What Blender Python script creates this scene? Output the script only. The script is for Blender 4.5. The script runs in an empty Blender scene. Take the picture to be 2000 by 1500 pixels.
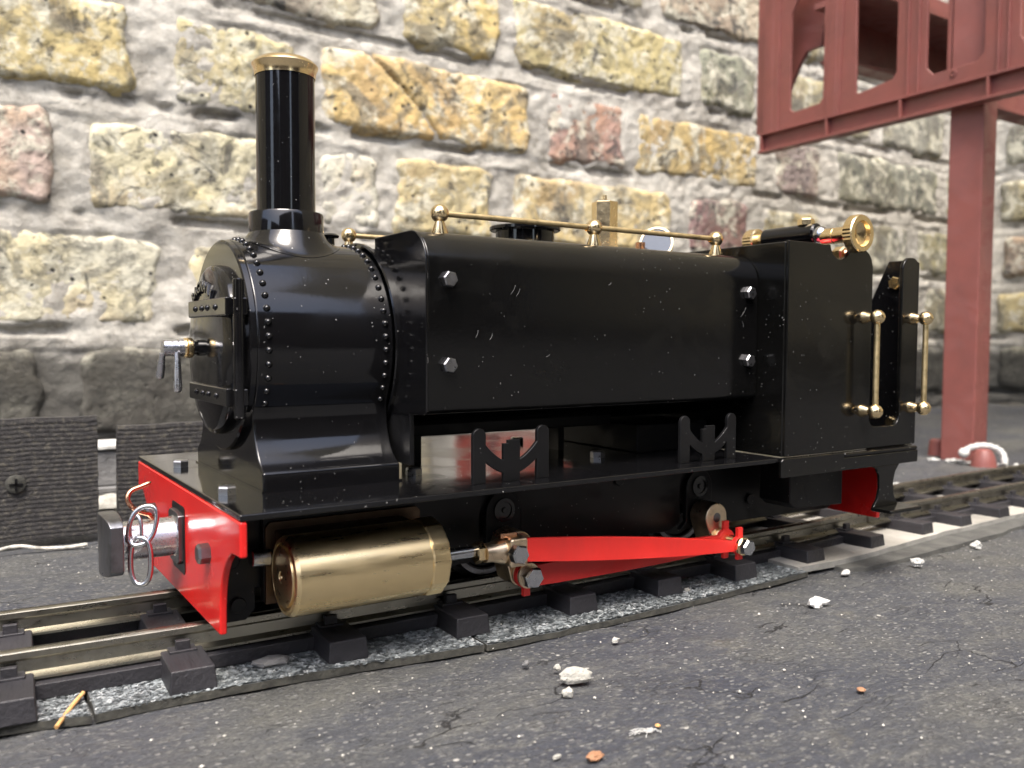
import bpy, bmesh, math, random
from mathutils import Vector, Matrix, noise
from mathutils.geometry import tessellate_polygon
C = bpy.context.scene.collection
random.seed(7)
S = 0.0014                     # one model unit in metres
Z0 = 18.5
def P(x, y, z): return Vector((x*S, y*S, (z-Z0)*S))
# ------------------------------------------------------------------ camera, sky, sun, exposure
cam = bpy.data.cameras.new('camera'); co = bpy.data.objects.new('camera', cam); C.objects.link(co)
bpy.context.scene.camera = co
cam.sensor_width = 36; cam.lens = 30.93; cam.clip_start = 0.005; cam.clip_end = 100
CX, CY, CZ = -36.29, -164.95, 75.46
ya, pi_, ro = math.radians(-33.28), math.radians(-2.97), math.radians(0.24)
F = Vector((math.cos(pi_)*math.sin(-ya), math.cos(pi_)*math.cos(ya), math.sin(pi_)))
R_ = Vector((math.cos(ya), math.sin(ya), 0)); U_ = R_.cross(F)
R2 = R_*math.cos(ro)+U_*math.sin(ro); U2 = U_*math.cos(ro)-R_*math.sin(ro)
m = Matrix((R2, U2, -F)).transposed().to_4x4(); m.translation = P(CX, CY, CZ)
co.matrix_world = m
cam.dof.use_dof = True; cam.dof.focus_distance = 0.238; cam.dof.aperture_fstop = 22
sc = bpy.context.scene
sc.view_settings.view_transform = 'Standard'; sc.view_settings.look = 'None'
sc.view_settings.exposure = 1.85; sc.view_settings.gamma = 1.0
try: sc.view_settings.use_curve_mapping = False
except Exception: pass
w = bpy.data.worlds.new('World'); sc.world = w; w.use_nodes = True
nt = w.node_tree; bg = nt.nodes['Background']
sky = nt.nodes.new('ShaderNodeTexSky'); sky.sky_type = 'NISHITA'; sky.sun_disc = False
SUN_EL, SUN_AZ = math.radians(63), math.radians(215)
sky.sun_elevation = SUN_EL; sky.sun_rotation = SUN_AZ
sky.air_density = 1.0; sky.dust_density = 4.5; sky.ozone_density = 1.6
nt.links.new(sky.outputs[0], bg.inputs[0]); bg.inputs[1].default_value = 0.15
sl = bpy.data.lights.new('sun', 'SUN'); sl.energy = 1.2; sl.angle = math.radians(26); sl.color = (1.0, 0.95, 0.88)
so = bpy.data.objects.new('sun', sl); C.objects.link(so)
sd = Vector((math.sin(SUN_AZ)*math.cos(SUN_EL), math.cos(SUN_AZ)*math.cos(SUN_EL), math.sin(SUN_EL)))
so.rotation_euler = sd.to_track_quat('Z', 'Y').to_euler(); so.location = sd*3
# ------------------------------------------------------------------ materials
def mat(name):
    a = bpy.data.materials.new(name); a.use_nodes = True
    n = a.node_tree.nodes; b = n['Principled BSDF']
    return a, a.node_tree, n, b
def nd(t, kind, **kw):
    o = t.nodes.new('ShaderNode'+kind)
    for k, v in kw.items():
        if k.startswith('i_'):
            o.inputs[k[2:].replace('_', ' ')].default_value = v
        else: setattr(o, k, v)
    return o
def ramp(t, src, stops, interp='LINEAR'):
    r = t.nodes.new('ShaderNodeValToRGB'); r.color_ramp.interpolation = interp
    e = r.color_ramp.elements
    while len(e) > 1: e.remove(e[-1])
    e[0].position = stops[0][0]; c = stops[0][1]; e[0].color = c if len(c) == 4 else (*c, 1)
    for p, c in stops[1:]:
        q = e.new(p); q.color = c if len(c) == 4 else (*c, 1)
    t.links.new(src, r.inputs[0]); return r.outputs[0]
def g(v): return (v, v, v)
def nz(t, vec, scale, detail=4, rough=.55, dist=0.0):
    o = nd(t, 'TexNoise'); o.inputs['Scale'].default_value = scale; o.inputs['Detail'].default_value = detail
    o.inputs['Roughness'].default_value = rough; o.inputs['Distortion'].default_value = dist
    t.links.new(vec, o.inputs['Vector']); return o.outputs['Fac']
def vor(t, vec, scale, feature='F1', rnd=1.0, out='Distance'):
    o = nd(t, 'TexVoronoi', feature=feature); o.inputs['Scale'].default_value = scale
    o.inputs['Randomness'].default_value = rnd; t.links.new(vec, o.inputs['Vector']); return o.outputs[out]
def mix(t, f, a, b, mode='MIX'):
    o = t.nodes.new('ShaderNodeMix'); o.data_type = 'RGBA'; o.blend_type = mode
    for s, v in ((0, f), (6, a), (7, b)):
        if hasattr(v, 'is_output') or hasattr(v, 'links'): t.links.new(v, o.inputs[s])
        else: o.inputs[s].default_value = v if s == 0 else (*v, 1) if len(v) == 3 else v
    return o.outputs[2]
def mth(t, op, a, b=0.0):
    o = t.nodes.new('ShaderNodeMath'); o.operation = op
    for i, v in enumerate((a, b)):
        if hasattr(v, 'links'): t.links.new(v, o.inputs[i])
        else: o.inputs[i].default_value = v
    return o.outputs[0]
def bump(t, b, h, strength=.3, dist=.001):
    o = nd(t, 'Bump'); o.inputs['Strength'].default_value = strength; o.inputs['Distance'].default_value = dist
    t.links.new(h, o.inputs['Height']); t.links.new(o.outputs[0], b.inputs['Normal']); return o
def wpos(t): return nd(t, 'NewGeometry').outputs['Position']
def stretch(t, vec, s):
    o = nd(t, 'Mapping'); o.inputs['Scale'].default_value = s; t.links.new(vec, o.inputs['Vector']); return o.outputs[0]

def paint(name, col, rough, dust=.5, peel=.04, coat=0.0, spec=.5, smear=1.0):
    a, t, n, b = mat(name); p = wpos(t)
    wv = nd(t, 'TexNoise'); wv.inputs['Scale'].default_value = 300; t.links.new(p, wv.inputs['Vector'])
    w1 = nd(t, 'VectorMath', operation='SCALE'); t.links.new(wv.outputs['Color'], w1.inputs[0]); w1.inputs[3].default_value = .0016
    w2 = nd(t, 'VectorMath', operation='ADD'); t.links.new(p, w2.inputs[0]); t.links.new(w1.outputs[0], w2.inputs[1]); pw = w2.outputs[0]
    masks = []
    for sc_, keep, rad in ((950, .90, .15), (430, .955, .075)):
        sp = vor(t, pw, sc_); cell = vor(t, pw, sc_, out='Color')
        sep = nd(t, 'SeparateColor'); t.links.new(cell, sep.inputs[0])
        rare = ramp(t, sep.outputs[0], [(0.0, g(0)), (keep, g(0)), (keep+.005, g(1))], 'CONSTANT')
        dot = ramp(t, sp, [(0, g(1)), (rad, g(.8)), (rad+.05, g(0))]); masks.append(mth(t, 'MULTIPLY', rare, dot))
    area = ramp(t, nz(t, p, 26, 3), [(.40, g(.0)), (.66, g(1))])
    f = mth(t, 'MULTIPLY', mth(t, 'MAXIMUM', masks[0], masks[1]), mth(t, 'MULTIPLY', area, dust))
    gcol = mix(t, ramp(t, nz(t, p, 35, 7, .65, .6), [(.40, g(0)), (.72, g(.55))]), col, tuple(v*.55+(.012 if max(col) > .1 else .0012) for v in col))
    c = mix(t, f, gcol, (.5, .5, .48)); t.links.new(c, b.inputs['Base Color'])
    sm = ramp(t, nz(t, stretch(t, p, (1, 1, 1.7)), 42, 5, .55, .8), [(.50, g(0)), (.60, g(1))])
    rr = mix(t, mth(t, 'MULTIPLY', sm, .55*smear), ramp(t, nz(t, p, 60, 5, .6), [(.3, g(rough)), (.75, g(min(1, rough*1.5)))]), g(min(1, rough*2.2+.10)))
    t.links.new(mix(t, f, rr, (.8, .8, .8)), b.inputs['Roughness'])
    b.inputs['Specular IOR Level'].default_value = spec
    b.inputs['Coat Weight'].default_value = coat; b.inputs['Coat Roughness'].default_value = .05
    h = mix(t, .35, nz(t, p, 900, 2), nz(t, p, 130, 2))
    bump(t, b, h, peel, .0003)
    return a
BLACK = paint('gloss_black_paint', (.004, .004, .0045), .07, .6, .03, 0, .5)
SATIN = paint('satin_black_paint', (.003, .003, .003), .12, .35, .05, 0, .42)
CABP = paint('satin_cab_black', (.003, .003, .0028), .11, .3, .05, 0, .45)
FRAME = paint('frame_black_paint', (.0045, .0045, .005), .30, .5, .1, 0, .3)
RED = paint('gloss_red_paint', (.62, .012, .010), .12, .15, .05)
RODRED = paint('rod_red_paint', (.70, .024, .018), .36, .12, .08)
OXIDE = paint('oxide_red_plastic', (.205, .066, .055), .30, .15, .08)
def metal(name, col, rough, spot=.35, tarn=(.12, .07, .03), brush=None, tamt=.5, bs=.06):
    a, t, n, b = mat(name); p = wpos(t)
    f = ramp(t, nz(t, p, 170, 6, .65), [(.5, g(0)), (.78, g(tamt))])
    t.links.new(mix(t, f, col, tarn), b.inputs['Base Color']); b.inputs['Metallic'].default_value = 1
    v = stretch(t, p, brush) if brush else p
    rr = ramp(t, nz(t, v, 500, 5, .7), [(.25, g(rough*.75)), (.8, g(min(1, rough*1.6)))])
    t.links.new(rr, b.inputs['Roughness']); bump(t, b, nz(t, v, 700, 4), bs, .0002)
    return a
NICKEL = metal('bright_steel', (.62, .62, .64), .24, tarn=(.3, .29, .28), tamt=0, bs=0)
BOLT = metal('steel_bolt', (.40, .40, .41), .28, tamt=.3)
BRASS = metal('brass', (.90, .70, .40), .20, tamt=.08, bs=.02)
CYLB = metal('cylinder_brass', (.95, .75, .42), .28, brush=(.12, 1, 1), tamt=.05, bs=.05)
BRONZE = metal('bronze', (.78, .62, .43), .30, tarn=(.16, .10, .05))
TARN = metal('tarnished_bronze', (.11, .075, .05), .40, tarn=(.08, .04, .025), tamt=.8)
STEEL = metal('turned_steel', (.56, .57, .59), .20, tarn=(.12, .11, .1), tamt=.3)
DSTEEL = metal('machined_dark_steel', (.22, .22, .23), .30, tarn=(.05, .045, .04), tamt=.7, brush=(1, 1, .2))
COPPER = metal('copper', (.66, .36, .22), .22, tarn=(.2, .1, .05))
RAILM = metal('weathered_rail', (.33, .315, .265), .27, tarn=(.13, .12, .095), tamt=.6, brush=(.3, 1, 1), bs=.12)
ROLLED = metal('rolled_brass_rod', (.70, .55, .30), .38, tarn=(.06, .04, .02), tamt=.8)
a, t, n, b = mat('gauge_glass'); b.inputs['Base Color'].default_value = (.06, .07, .085, 1); b.inputs['Roughness'].default_value = .04; b.inputs['Coat Weight'].default_value = 1; GLASS = a
a, t, n, b = mat('pink_red_rubber'); b.inputs['Base Color'].default_value = (.72, .05, .09, 1); b.inputs['Roughness'].default_value = .4; PINK = a

def sleeper_mat():
    a, t, n, b = mat('sleeper_plastic'); tc = nd(t, 'TexCoord').outputs['Object']
    v = stretch(t, tc, (1, .12, 1))
    f = nz(t, v, 900, 5, .6)
    t.links.new(ramp(t, nz(t, wpos(t), 60, 4), [(.3, (.013, .0125, .015)), (.7, (.028, .027, .031))]), b.inputs['Base Color'])
    b.inputs['Roughness'].default_value = .5; bump(t, b, f, .5, .0006); return a
SLEEP = sleeper_mat()
def brick_mat():
    a, t, n, b = mat('weathered_stock_brick'); tc = nd(t, 'TexCoord'); oi = nd(t, 'ObjectInfo')
    rnd = nd(t, 'Combine' + 'XYZ'); s3 = mth(t, 'MULTIPLY', oi.outputs['Random'], 13.0)
    for i in range(3): t.links.new(s3, rnd.inputs[i])
    v = nd(t, 'VectorMath', operation='ADD'); t.links.new(tc.outputs['Object'], v.inputs[0]); t.links.new(rnd.outputs[0], v.inputs[1]); p = v.outputs[0]
    base = oi.outputs['Color']; wa = oi.outputs['Alpha']; gx = nd(t, 'SeparateXYZ'); t.links.new(tc.outputs['Generated'], gx.inputs[0])
    warm = mix(t, ramp(t, nz(t, p, 15, 3, .5, .4), [(.44, g(0)), (.6, g(.7))]), base, mix(t, 1.0, base, (1.08, 1.0, .78), 'MULTIPLY'))
    warm = mix(t, ramp(t, nz(t, p, 9, 4, .6, .8), [(.52, g(0)), (.60, g(.55))]), warm, mix(t, 1.0, base, (.62, .52, .50), 'MULTIPLY'))
    # mortar slurry and lime bloom dragged over the arrises
    ex = mth(t, 'ABSOLUTE', mth(t, 'SUBTRACT', gx.outputs[0], .5)); ez = mth(t, 'ABSOLUTE', mth(t, 'SUBTRACT', gx.outputs[2], .5))
    ed = mth(t, 'MAXIMUM', mth(t, 'ADD', mth(t, 'MULTIPLY', ex, 1.0), .0), ez)
    em = ramp(t, mth(t, 'ADD', ed, mth(t, 'MULTIPLY', mth(t, 'SUBTRACT', nz(t, p, 36, 7, .65), .5), .55)), [(.50, g(0)), (.56, g(.7))])
    warm = mix(t, 1.0, warm, (.88, .87, .84), 'MULTIPLY')
    c = mix(t, mth(t, 'MULTIPLY', em, wa), warm, (.46, .44, .38))
    gm = ramp(t, nz(t, p, 24, 9, .66, .9), [(.50, g(0)), (.57, g(.65)), (.72, g(.85))])
    c = mix(t, mth(t, 'MULTIPLY', gm, wa), c, (.15, .147, .125))
    lt = ramp(t, nz(t, p, 52, 9, .72, .3), [(.50, g(0)), (.58, g(.75))])
    c = mix(t, mth(t, 'MULTIPLY', lt, wa), c, (.60, .58, .46))
    dk = ramp(t, nz(t, p, 40, 9, .72, 1.0), [(.57, g(0)), (.63, g(.8))])
    c = mix(t, dk, c, (.05, .05, .05))
    c = mix(t, ramp(t, nz(t, p, 120, 9, .78, .4), [(.52, g(0)), (.62, g(.55))]), c, mix(t, 1.0, c, (.40, .40, .38), 'MULTIPLY'))
    c = mix(t, ramp(t, nz(t, stretch(t, p, (1, 1, 2.4)), 30, 8, .7, 1.6), [(.615, g(0)), (.64, g(.8))]), c, (.035, .034, .032))
    pit = ramp(t, vor(t, p, 110), [(0, g(1)), (.13, g(1)), (.20, g(0))])
    pm = mth(t, 'MULTIPLY', pit, ramp(t, nz(t, p, 50, 2), [(.53, g(0)), (.58, g(1))]))
    c = mix(t, pm, c, (.035, .032, .03))
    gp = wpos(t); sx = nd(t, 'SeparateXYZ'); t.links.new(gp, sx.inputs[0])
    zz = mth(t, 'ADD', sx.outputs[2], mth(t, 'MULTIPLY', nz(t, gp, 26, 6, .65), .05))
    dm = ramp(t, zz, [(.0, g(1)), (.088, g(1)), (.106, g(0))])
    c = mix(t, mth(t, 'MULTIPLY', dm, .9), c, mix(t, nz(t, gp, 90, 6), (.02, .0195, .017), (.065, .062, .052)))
    t.links.new(c, b.inputs['Base Color']); b.inputs['Roughness'].default_value = .9
    h = mix(t, .5, nz(t, p, 75, 8, .65), nz(t, p, 330, 6, .6)); h = mix(t, pm, h, (0, 0, 0)); h = mix(t, mth(t, 'MULTIPLY', dk, .6), h, (0, 0, 0))
    bump(t, b, h, .8, .0028); return a
BRICK = brick_mat()
def mortar_mat():
    a, t, n, b = mat('lime_mortar'); p = wpos(t)
    c = ramp(t, nz(t, p, 30, 7, .65, .5), [(.32, (.25, .235, .20)), (.46, (.40, .38, .33)), (.62, (.55, .53, .465))])
    c = mix(t, ramp(t, nz(t, p, 150, 7, .75), [(.50, g(0)), (.62, g(.55))]), c, (.60, .58, .52))
    c = mix(t, ramp(t, nz(t, p, 95, 8, .75, .5), [(.57, g(0)), (.64, g(.45))]), c, (.22, .21, .185))
    c = mix(t, ramp(t, nz(t, stretch(t, p, (1, 1, 2.2)), 55, 8, .7, 1.2), [(.63, g(0)), (.67, g(.55))]), c, (.12, .115, .10))
    c = mix(t, ramp(t, nz(t, stretch(t, p, (1, 1, 1.6)), 13, 6, .6, .6), [(.60, g(0)), (.68, g(.6))]), c, (.12, .12, .115))
    sx = nd(t, 'SeparateXYZ'); t.links.new(p, sx.inputs[0])
    zz = mth(t, 'ADD', sx.outputs[2], mth(t, 'MULTIPLY', nz(t, p, 26, 6, .65), .05))
    dm = ramp(t, zz, [(.0, g(1)), (.088, g(1)), (.106, g(0))])
    c = mix(t, mth(t, 'MULTIPLY', dm, .9), c, mix(t, nz(t, p, 90, 6), (.024, .023, .02), (.075, .072, .062)))
    t.links.new(c, b.inputs['Base Color']); b.inputs['Roughness'].default_value = .95
    bump(t, b, mix(t, .5, nz(t, p, 110, 9, .75), nz(t, p, 420, 6, .7)), .9, .0035); return a
MORTAR = mortar_mat()
def ground_mat():
    a, t, n, b = mat('cracked_bitumen_felt'); p = wpos(t)
    q = stretch(t, p, (.62, 1.0, 1.0))
    c = ramp(t, nz(t, q, 16, 7, .62, .4), [(.36, (.030, .034, .047)), (.5, (.048, .051, .057)), (.64, (.078, .078, .070))])
    c = mix(t, ramp(t, nz(t, q, 210, 8, .75, .5), [(.50, g(0)), (.66, g(.6))]), c, (.13, .128, .112))
    c = mix(t, ramp(t, nz(t, q, 52, 5, .6, .3), [(.64, g(0)), (.72, g(.4))]), c, (.13, .118, .082))
    c = mix(t, ramp(t, nz(t, p, 1300, 4, .7), [(.42, g(.55)), (.56, g(0))]), c, (.022, .023, .026))
    c = mix(t, ramp(t, nz(t, q, 900, 4, .7), [(.56, g(0)), (.68, g(.6))]), c, (.17, .168, .15))
    # embedded mineral flakes
    fl = vor(t, stretch(t, p, (.8, 1.3, 1)), 620); fc = nd(t, 'SeparateColor'); t.links.new(vor(t, stretch(t, p, (.8, 1.3, 1)), 620, out='Color'), fc.inputs[0])
    fm = mth(t, 'MULTIPLY', ramp(t, fl, [(.0, g(1)), (.30, g(1)), (.40, g(0))]), ramp(t, fc.outputs[0], [(.0, g(0)), (.60, g(0)), (.64, g(1))]))
    c = mix(t, mth(t, 'MULTIPLY', fm, .8), c, mix(t, fc.outputs[1], (.06, .06, .062), (.20, .20, .19)))
    f2 = vor(t, p, 260); fd = nd(t, 'SeparateColor'); t.links.new(vor(t, p, 260, out='Color'), fd.inputs[0])
    f2m = mth(t, 'MULTIPLY', ramp(t, f2, [(.0, g(1)), (.12, g(1)), (.2, g(0))]), ramp(t, fd.outputs[0], [(.0, g(0)), (.96, g(0)), (.97, g(1))]))
    c = mix(t, mth(t, 'MULTIPLY', f2m, .8), c, (.42, .41, .37))
    # cracks: warped cell borders, broken up
    wv = nd(t, 'TexNoise'); wv.inputs['Scale'].default_value = 70; wv.inputs['Detail'].default_value = 5; t.links.new(q, wv.inputs['Vector'])
    w1 = nd(t, 'VectorMath', operation='SCALE'); t.links.new(wv.outputs['Color'], w1.inputs[0]); w1.inputs[3].default_value = .02
    w2 = nd(t, 'VectorMath', operation='ADD'); t.links.new(stretch(t, p, (.45, 1.5, 1)), w2.inputs[0]); t.links.new(w1.outputs[0], w2.inputs[1])
    cr = vor(t, w2.outputs[0], 70, 'DISTANCE_TO_EDGE'); cr2 = vor(t, w2.outputs[0], 210, 'DISTANCE_TO_EDGE')
    k1 = mth(t, 'MULTIPLY', ramp(t, cr, [(0, g(1)), (.005, g(1)), (.016, g(0))]), ramp(t, nz(t, p, 34, 3), [(.56, g(0)), (.61, g(1))]))
    k2 = mth(t, 'MULTIPLY', ramp(t, cr2, [(0, g(1)), (.02, g(1)), (.06, g(0))]), ramp(t, nz(t, p, 45, 3, .5, .2), [(.58, g(0)), (.64, g(.8))]))
    k = mth(t, 'MAXIMUM', k1, mth(t, 'MULTIPLY', k2, .35))
    c = mix(t, k, c, (.012, .012, .012))
    t.links.new(c, b.inputs['Base Color'])
    t.links.new(ramp(t, nz(t, p, 200, 4), [(.3, g(.6)), (.7, g(.9))]), b.inputs['Roughness'])
    h = mix(t, .45, nz(t, q, 90, 8, .65), nz(t, q, 520, 6, .65)); h = mix(t, k, h, (0, 0, 0)); h = mix(t, .30, h, fc.outputs[2]); h = mix(t, mth(t, 'MULTIPLY', fm, .3), h, (1, 1, 1))
    bump(t, b, h, 1.0, .0028); return a
GROUND = ground_mat()
def simple(name, stops, scale, rough=.85, bs=.6, bd=.0015, bsc=300, st=None, detail=6):
    a, t, n, b = mat(name); p = wpos(t)
    if st: p = stretch(t, p, st)
    t.links.new(ramp(t, nz(t, p, scale, detail, .62, .3), stops), b.inputs['Base Color']); b.inputs['Roughness'].default_value = rough
    bump(t, b, nz(t, p, bsc, 6, .65), bs, bd); return a
FELT = simple('mineral_felt', [(.3, (.03, .033, .035)), (.5, (.08, .088, .09)), (.7, (.16, .17, .17))], 420, .8, .9, .001, 700)
def flake_mat():
    a, t, n, b = mat('slate_granule'); p = wpos(t)
    v = vor(t, p, 900, out='Color'); s = nd(t, 'SeparateColor'); t.links.new(v, s.inputs[0])
    t.links.new(ramp(t, s.outputs[0], [(0, (.055, .062, .065)), (.35, (.13, .145, .15)), (.8, (.25, .275, .28)), (1, (.40, .42, .42))]), b.inputs['Base Color'])
    b.inputs['Roughness'].default_value = .8; b.inputs['Specular IOR Level'].default_value = .3; return a
FLAKE = flake_mat()
FELTEDGE = simple('felt_edge', [(.3, (.02, .02, .018)), (.7, (.07, .068, .055))], 300, .9)
CORK = simple('pale_trackbed_board', [(.3, (.15, .145, .125)), (.5, (.30, .285, .25)), (.72, (.42, .405, .36))], 22, .9, .5, .0012, 260)
CORKEDGE = simple('grey_board_edge', [(.3, (.16, .16, .145)), (.6, (.30, .295, .27))], 60, .9, .6, .0015, 240)
UNDER = simple('dark_underlay', [(.3, (.04, .04, .038)), (.7, (.10, .10, .09))], 80, .9)
BOARD = simple('grooved_board_wood', [(.3, (.018, .017, .018)), (.52, (.035, .033, .032)), (.66, (.085, .078, .062))], 420, .9, .8, .0012, 700, None, 9)
SLATE = simple('grey_slate', [(.3, (.10, .10, .10)), (.7, (.22, .22, .215))], 90, .8)
CHALK = simple('white_stone', [(.3, (.28, .27, .23)), (.6, (.50, .49, .44))], 260, .9, .8, .0015, 900)
WHITEP = simple('white_plaster', [(.3, (.34, .34, .32)), (.6, (.56, .56, .53))], 120, .85)
BROWNST = simple('brown_stone', [(.3, (.24, .12, .06)), (.7, (.38, .20, .11))], 300, .8)
TWIG = simple('dry_twig', [(.3, (.42, .22, .07)), (.7, (.62, .38, .16))], 400, .7, .4, .0005, 900, (1, 1, .3))
GRIT = simple('pale_grit', [(.35, (.25, .24, .21)), (.6, (.6, .58, .52))], 300, .9)
ADDED_FENCE = simple('added_fence_timber', [(.3, (.018, .011, .007)), (.7, (.05, .030, .018))], 9, .8, .4, .004, 60, (3, 1, .4))  # timber of the unseen fence added for reflections

# ------------------------------------------------------------------ mesh building
WL = {}
class M:
    def __init__(s): s.v = []; s.f = []
    def add(s, vs, fs):
        o = len(s.v); s.v += [Vector(q) for q in vs]; s.f += [tuple(i+o for i in f) for f in fs]; return s
    def box(s, x0, x1, y0, y1, z0, z1):
        return s.add([(x, y, z) for x in (x0, x1) for y in (y0, y1) for z in (z0, z1)],
                     [(0, 1, 3, 2), (4, 6, 7, 5), (0, 4, 5, 1), (2, 3, 7, 6), (0, 2, 6, 4), (1, 5, 7, 3)])
    def lathe(s, o, ax, prof, n=32, ref=None, squash=None):
        """prof: list of (distance along axis, radius); closed at ends with radius 0"""
        o = Vector(o); ax = Vector(ax).normalized()
        r = Vector(ref) if ref else (Vector((0, 0, 1)) if abs(ax.z) < .9 else Vector((1, 0, 0)))
        e1 = (r-ax*r.dot(ax)).normalized(); e2 = ax.cross(e1)
        vs = []; fs = []; rows = []
        for d, rad in prof:
            if rad <= 1e-6: rows.append([len(vs)]); vs.append(o+ax*d)
            else:
                rows.append(list(range(len(vs), len(vs)+n)))
                for k in range(n):
                    a = 2*math.pi*k/n; vs.append(o+ax*d+(e1*math.cos(a)+e2*math.sin(a))*rad)
        for A, B in zip(rows, rows[1:]):
            for k in range(n):
                k2 = (k+1) % n
                if len(A) == 1 and len(B) == 1: continue
                if len(A) == 1: fs.append((A[0], B[k2], B[k]))
                elif len(B) == 1: fs.append((A[k], A[k2], B[0]))
                else: fs.append((A[k], A[k2], B[k2], B[k]))
        return s.add(vs, fs)
    def cyl(s, o, ax, L, r, r2=None, n=32, ch=0.0):
        r2 = r if r2 is None else r2
        if ch: pr = [(0, 0), (0, r-ch), (ch, r), (L-ch, r2), (L, r2-ch), (L, 0)]
        else: pr = [(0, 0), (0, r), (L, r2), (L, 0)]
        return s.lathe(o, ax, pr, n)
    def sphere(s, c, r, n=20, ax=(0, 0, 1)):
        return s.lathe(c, ax, [(-r*math.cos(math.pi*k/10), r*math.sin(math.pi*k/10) if 0 < k < 10 else 0) for k in range(11)], n)
    def hexbolt(s, o, ax, h, r, turn=0.0, ref=None, ch=.12):
        ax = Vector(ax).normalized(); rr = Vector(ref or ((0, 0, 1) if abs(ax.z) < .9 else (1, 0, 0)))
        rr = Matrix.Rotation(turn, 3, ax) @ rr
        s.lathe(o, ax, [(0, r), (h*.80, r)], 6, rr)
        s.lathe(Vector(o)+ax*h*.8, ax, [(0, r), (h*.2, r*.86), (h*.2, r*.80), (h*.2-.03*r, 0)], 24 if False else 6, rr)
        return s
    def tube(s, pts, r, n=10, closed=False, taper=None):
        pts = [Vector(q) for q in pts]; N = len(pts); up = None; rows = []
        vs = []
        for i in range(N):
            if closed: d = (pts[(i+1) % N]-pts[i-1]).normalized()
            else: d = (pts[min(i+1, N-1)]-pts[max(i-1, 0)]).normalized()
            if up is None:
                up = d.orthogonal().normalized()
            up = (up-d*up.dot(d)).normalized(); e2 = d.cross(up); rad = r*(taper[i] if taper else 1)
            rows.append(list(range(len(vs), len(vs)+n)))
            for k in range(n):
                a = 2*math.pi*k/n; vs.append(pts[i]+(up*math.cos(a)+e2*math.sin(a))*rad)
        fs = []
        for i in range(N if closed else N-1):
            A, B = rows[i], rows[(i+1) % N]
            for k in range(n): fs.append((A[k], A[(k+1) % n], B[(k+1) % n], B[k]))
        if not closed: fs += [tuple(reversed(rows[0])), tuple(rows[-1])]
        return s.add(vs, fs)
    def prism(s, loops, axis, d0, d1):
        """extrude a flat outline (with holes) along axis from d0 to d1; loops of 2D points in the other two axes order"""
        if not isinstance(loops[0][0], (list, tuple)): loops = [loops]
        def p3(q, d):
            if axis == 'x': return (d, q[0], q[1])
            if axis == 'y': return (q[0], d, q[1])
            return (q[0], q[1], d)
        flat = [q for L in loops for q in L]
        if len(loops) == 1:
            k = len(flat); caps = [tuple(range(k))]
        else: caps = [tuple(x) for x in tessellate_polygon([[Vector((q[0], q[1], 0)) for q in L] for L in loops])]
        k = len(flat); vs = [p3(q, d0) for q in flat]+[p3(q, d1) for q in flat]
        fs = [tuple(reversed(c)) for c in caps]+[tuple(i+k for i in c) for c in caps]
        o = 0
        for L in loops:
            n = len(L)
            for i in range(n):
                j = (i+1) % n; fs.append((o+i, o+j, o+j+k, o+i+k))
            o += n
        return s.add(vs, fs)
    def build(s, name, material, parent=None, bev=0.0, ang=32, label=None, flat=False, seg=2, kind=None, loc=None):
        lo = Vector([min(q[i] for q in s.v) for i in range(3)]); hi = Vector([max(q[i] for q in s.v) for i in range(3)])
        c = (lo+hi)/2 if loc is None else Vector(loc)
        me = bpy.data.meshes.new(name)
        me.from_pydata([((q-c)*S)[:] for q in s.v], [], s.f)
        bm = bmesh.new(); bm.from_mesh(me); bmesh.ops.recalc_face_normals(bm, faces=bm.faces); bm.to_mesh(me); bm.free()
        me.materials.append(material)
        if not flat:
            me.polygons.foreach_set('use_smooth', [True]*len(me.polygons)); me.set_sharp_from_angle(angle=math.radians(ang))
        o = bpy.data.objects.new(name, me); C.objects.link(o)
        wl = P(*c); WL[o.name] = wl
        if parent: o.parent = parent; o.location = wl-WL[parent.name]
        else: o.location = wl
        if bev:
            b = o.modifiers.new('bevel', 'BEVEL'); b.width = bev*S; b.segments = seg; b.limit_method = 'ANGLE'; b.angle_limit = math.radians(38); b.harden_normals = not flat
        if label: o['label'] = label
        if kind: o['kind'] = kind
        return o
def tag(o, label, cat, group=None):
    o['label'] = label; o['category'] = cat
    if group: o['group'] = group
    return o
def thing(name, loc, label, cat, group=None):
    o = bpy.data.objects.new(name, None); o.empty_display_size = .01; C.objects.link(o)
    o.location = P(*loc); WL[o.name] = P(*loc); return tag(o, label, cat, group)
def copy(o, dx, dy, dz, parent):
    c = o.copy(); C.objects.link(c); wl = WL[o.name]+Vector((dx, dy, dz))*S; WL[c.name] = wl
    c.parent = parent; c.location = wl-WL[parent.name] if parent else wl; return c
def arc(cx, cy, r, a0, a1, n=8): return [(cx+r*math.cos(math.radians(a0+(a1-a0)*i/n)), cy+r*math.sin(math.radians(a0+(a1-a0)*i/n))) for i in range(n+1)]
def drop(x):
    t = min(max((x-150)/100, 0), 1); return -2.5*t*t*(3-2*t)
def gdrop(x, y):
    t = min(max((y-24)/40, 0), 1); return drop(x)*(1+1.4*t*t*(3-2*t))
def fb(x, y, z, sc_, oc=3):
    return noise.fractal(Vector((x*sc_, y*sc_, z*sc_)), 1.0, 2.0, oc, noise_basis='PERLIN_ORIGINAL')

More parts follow.
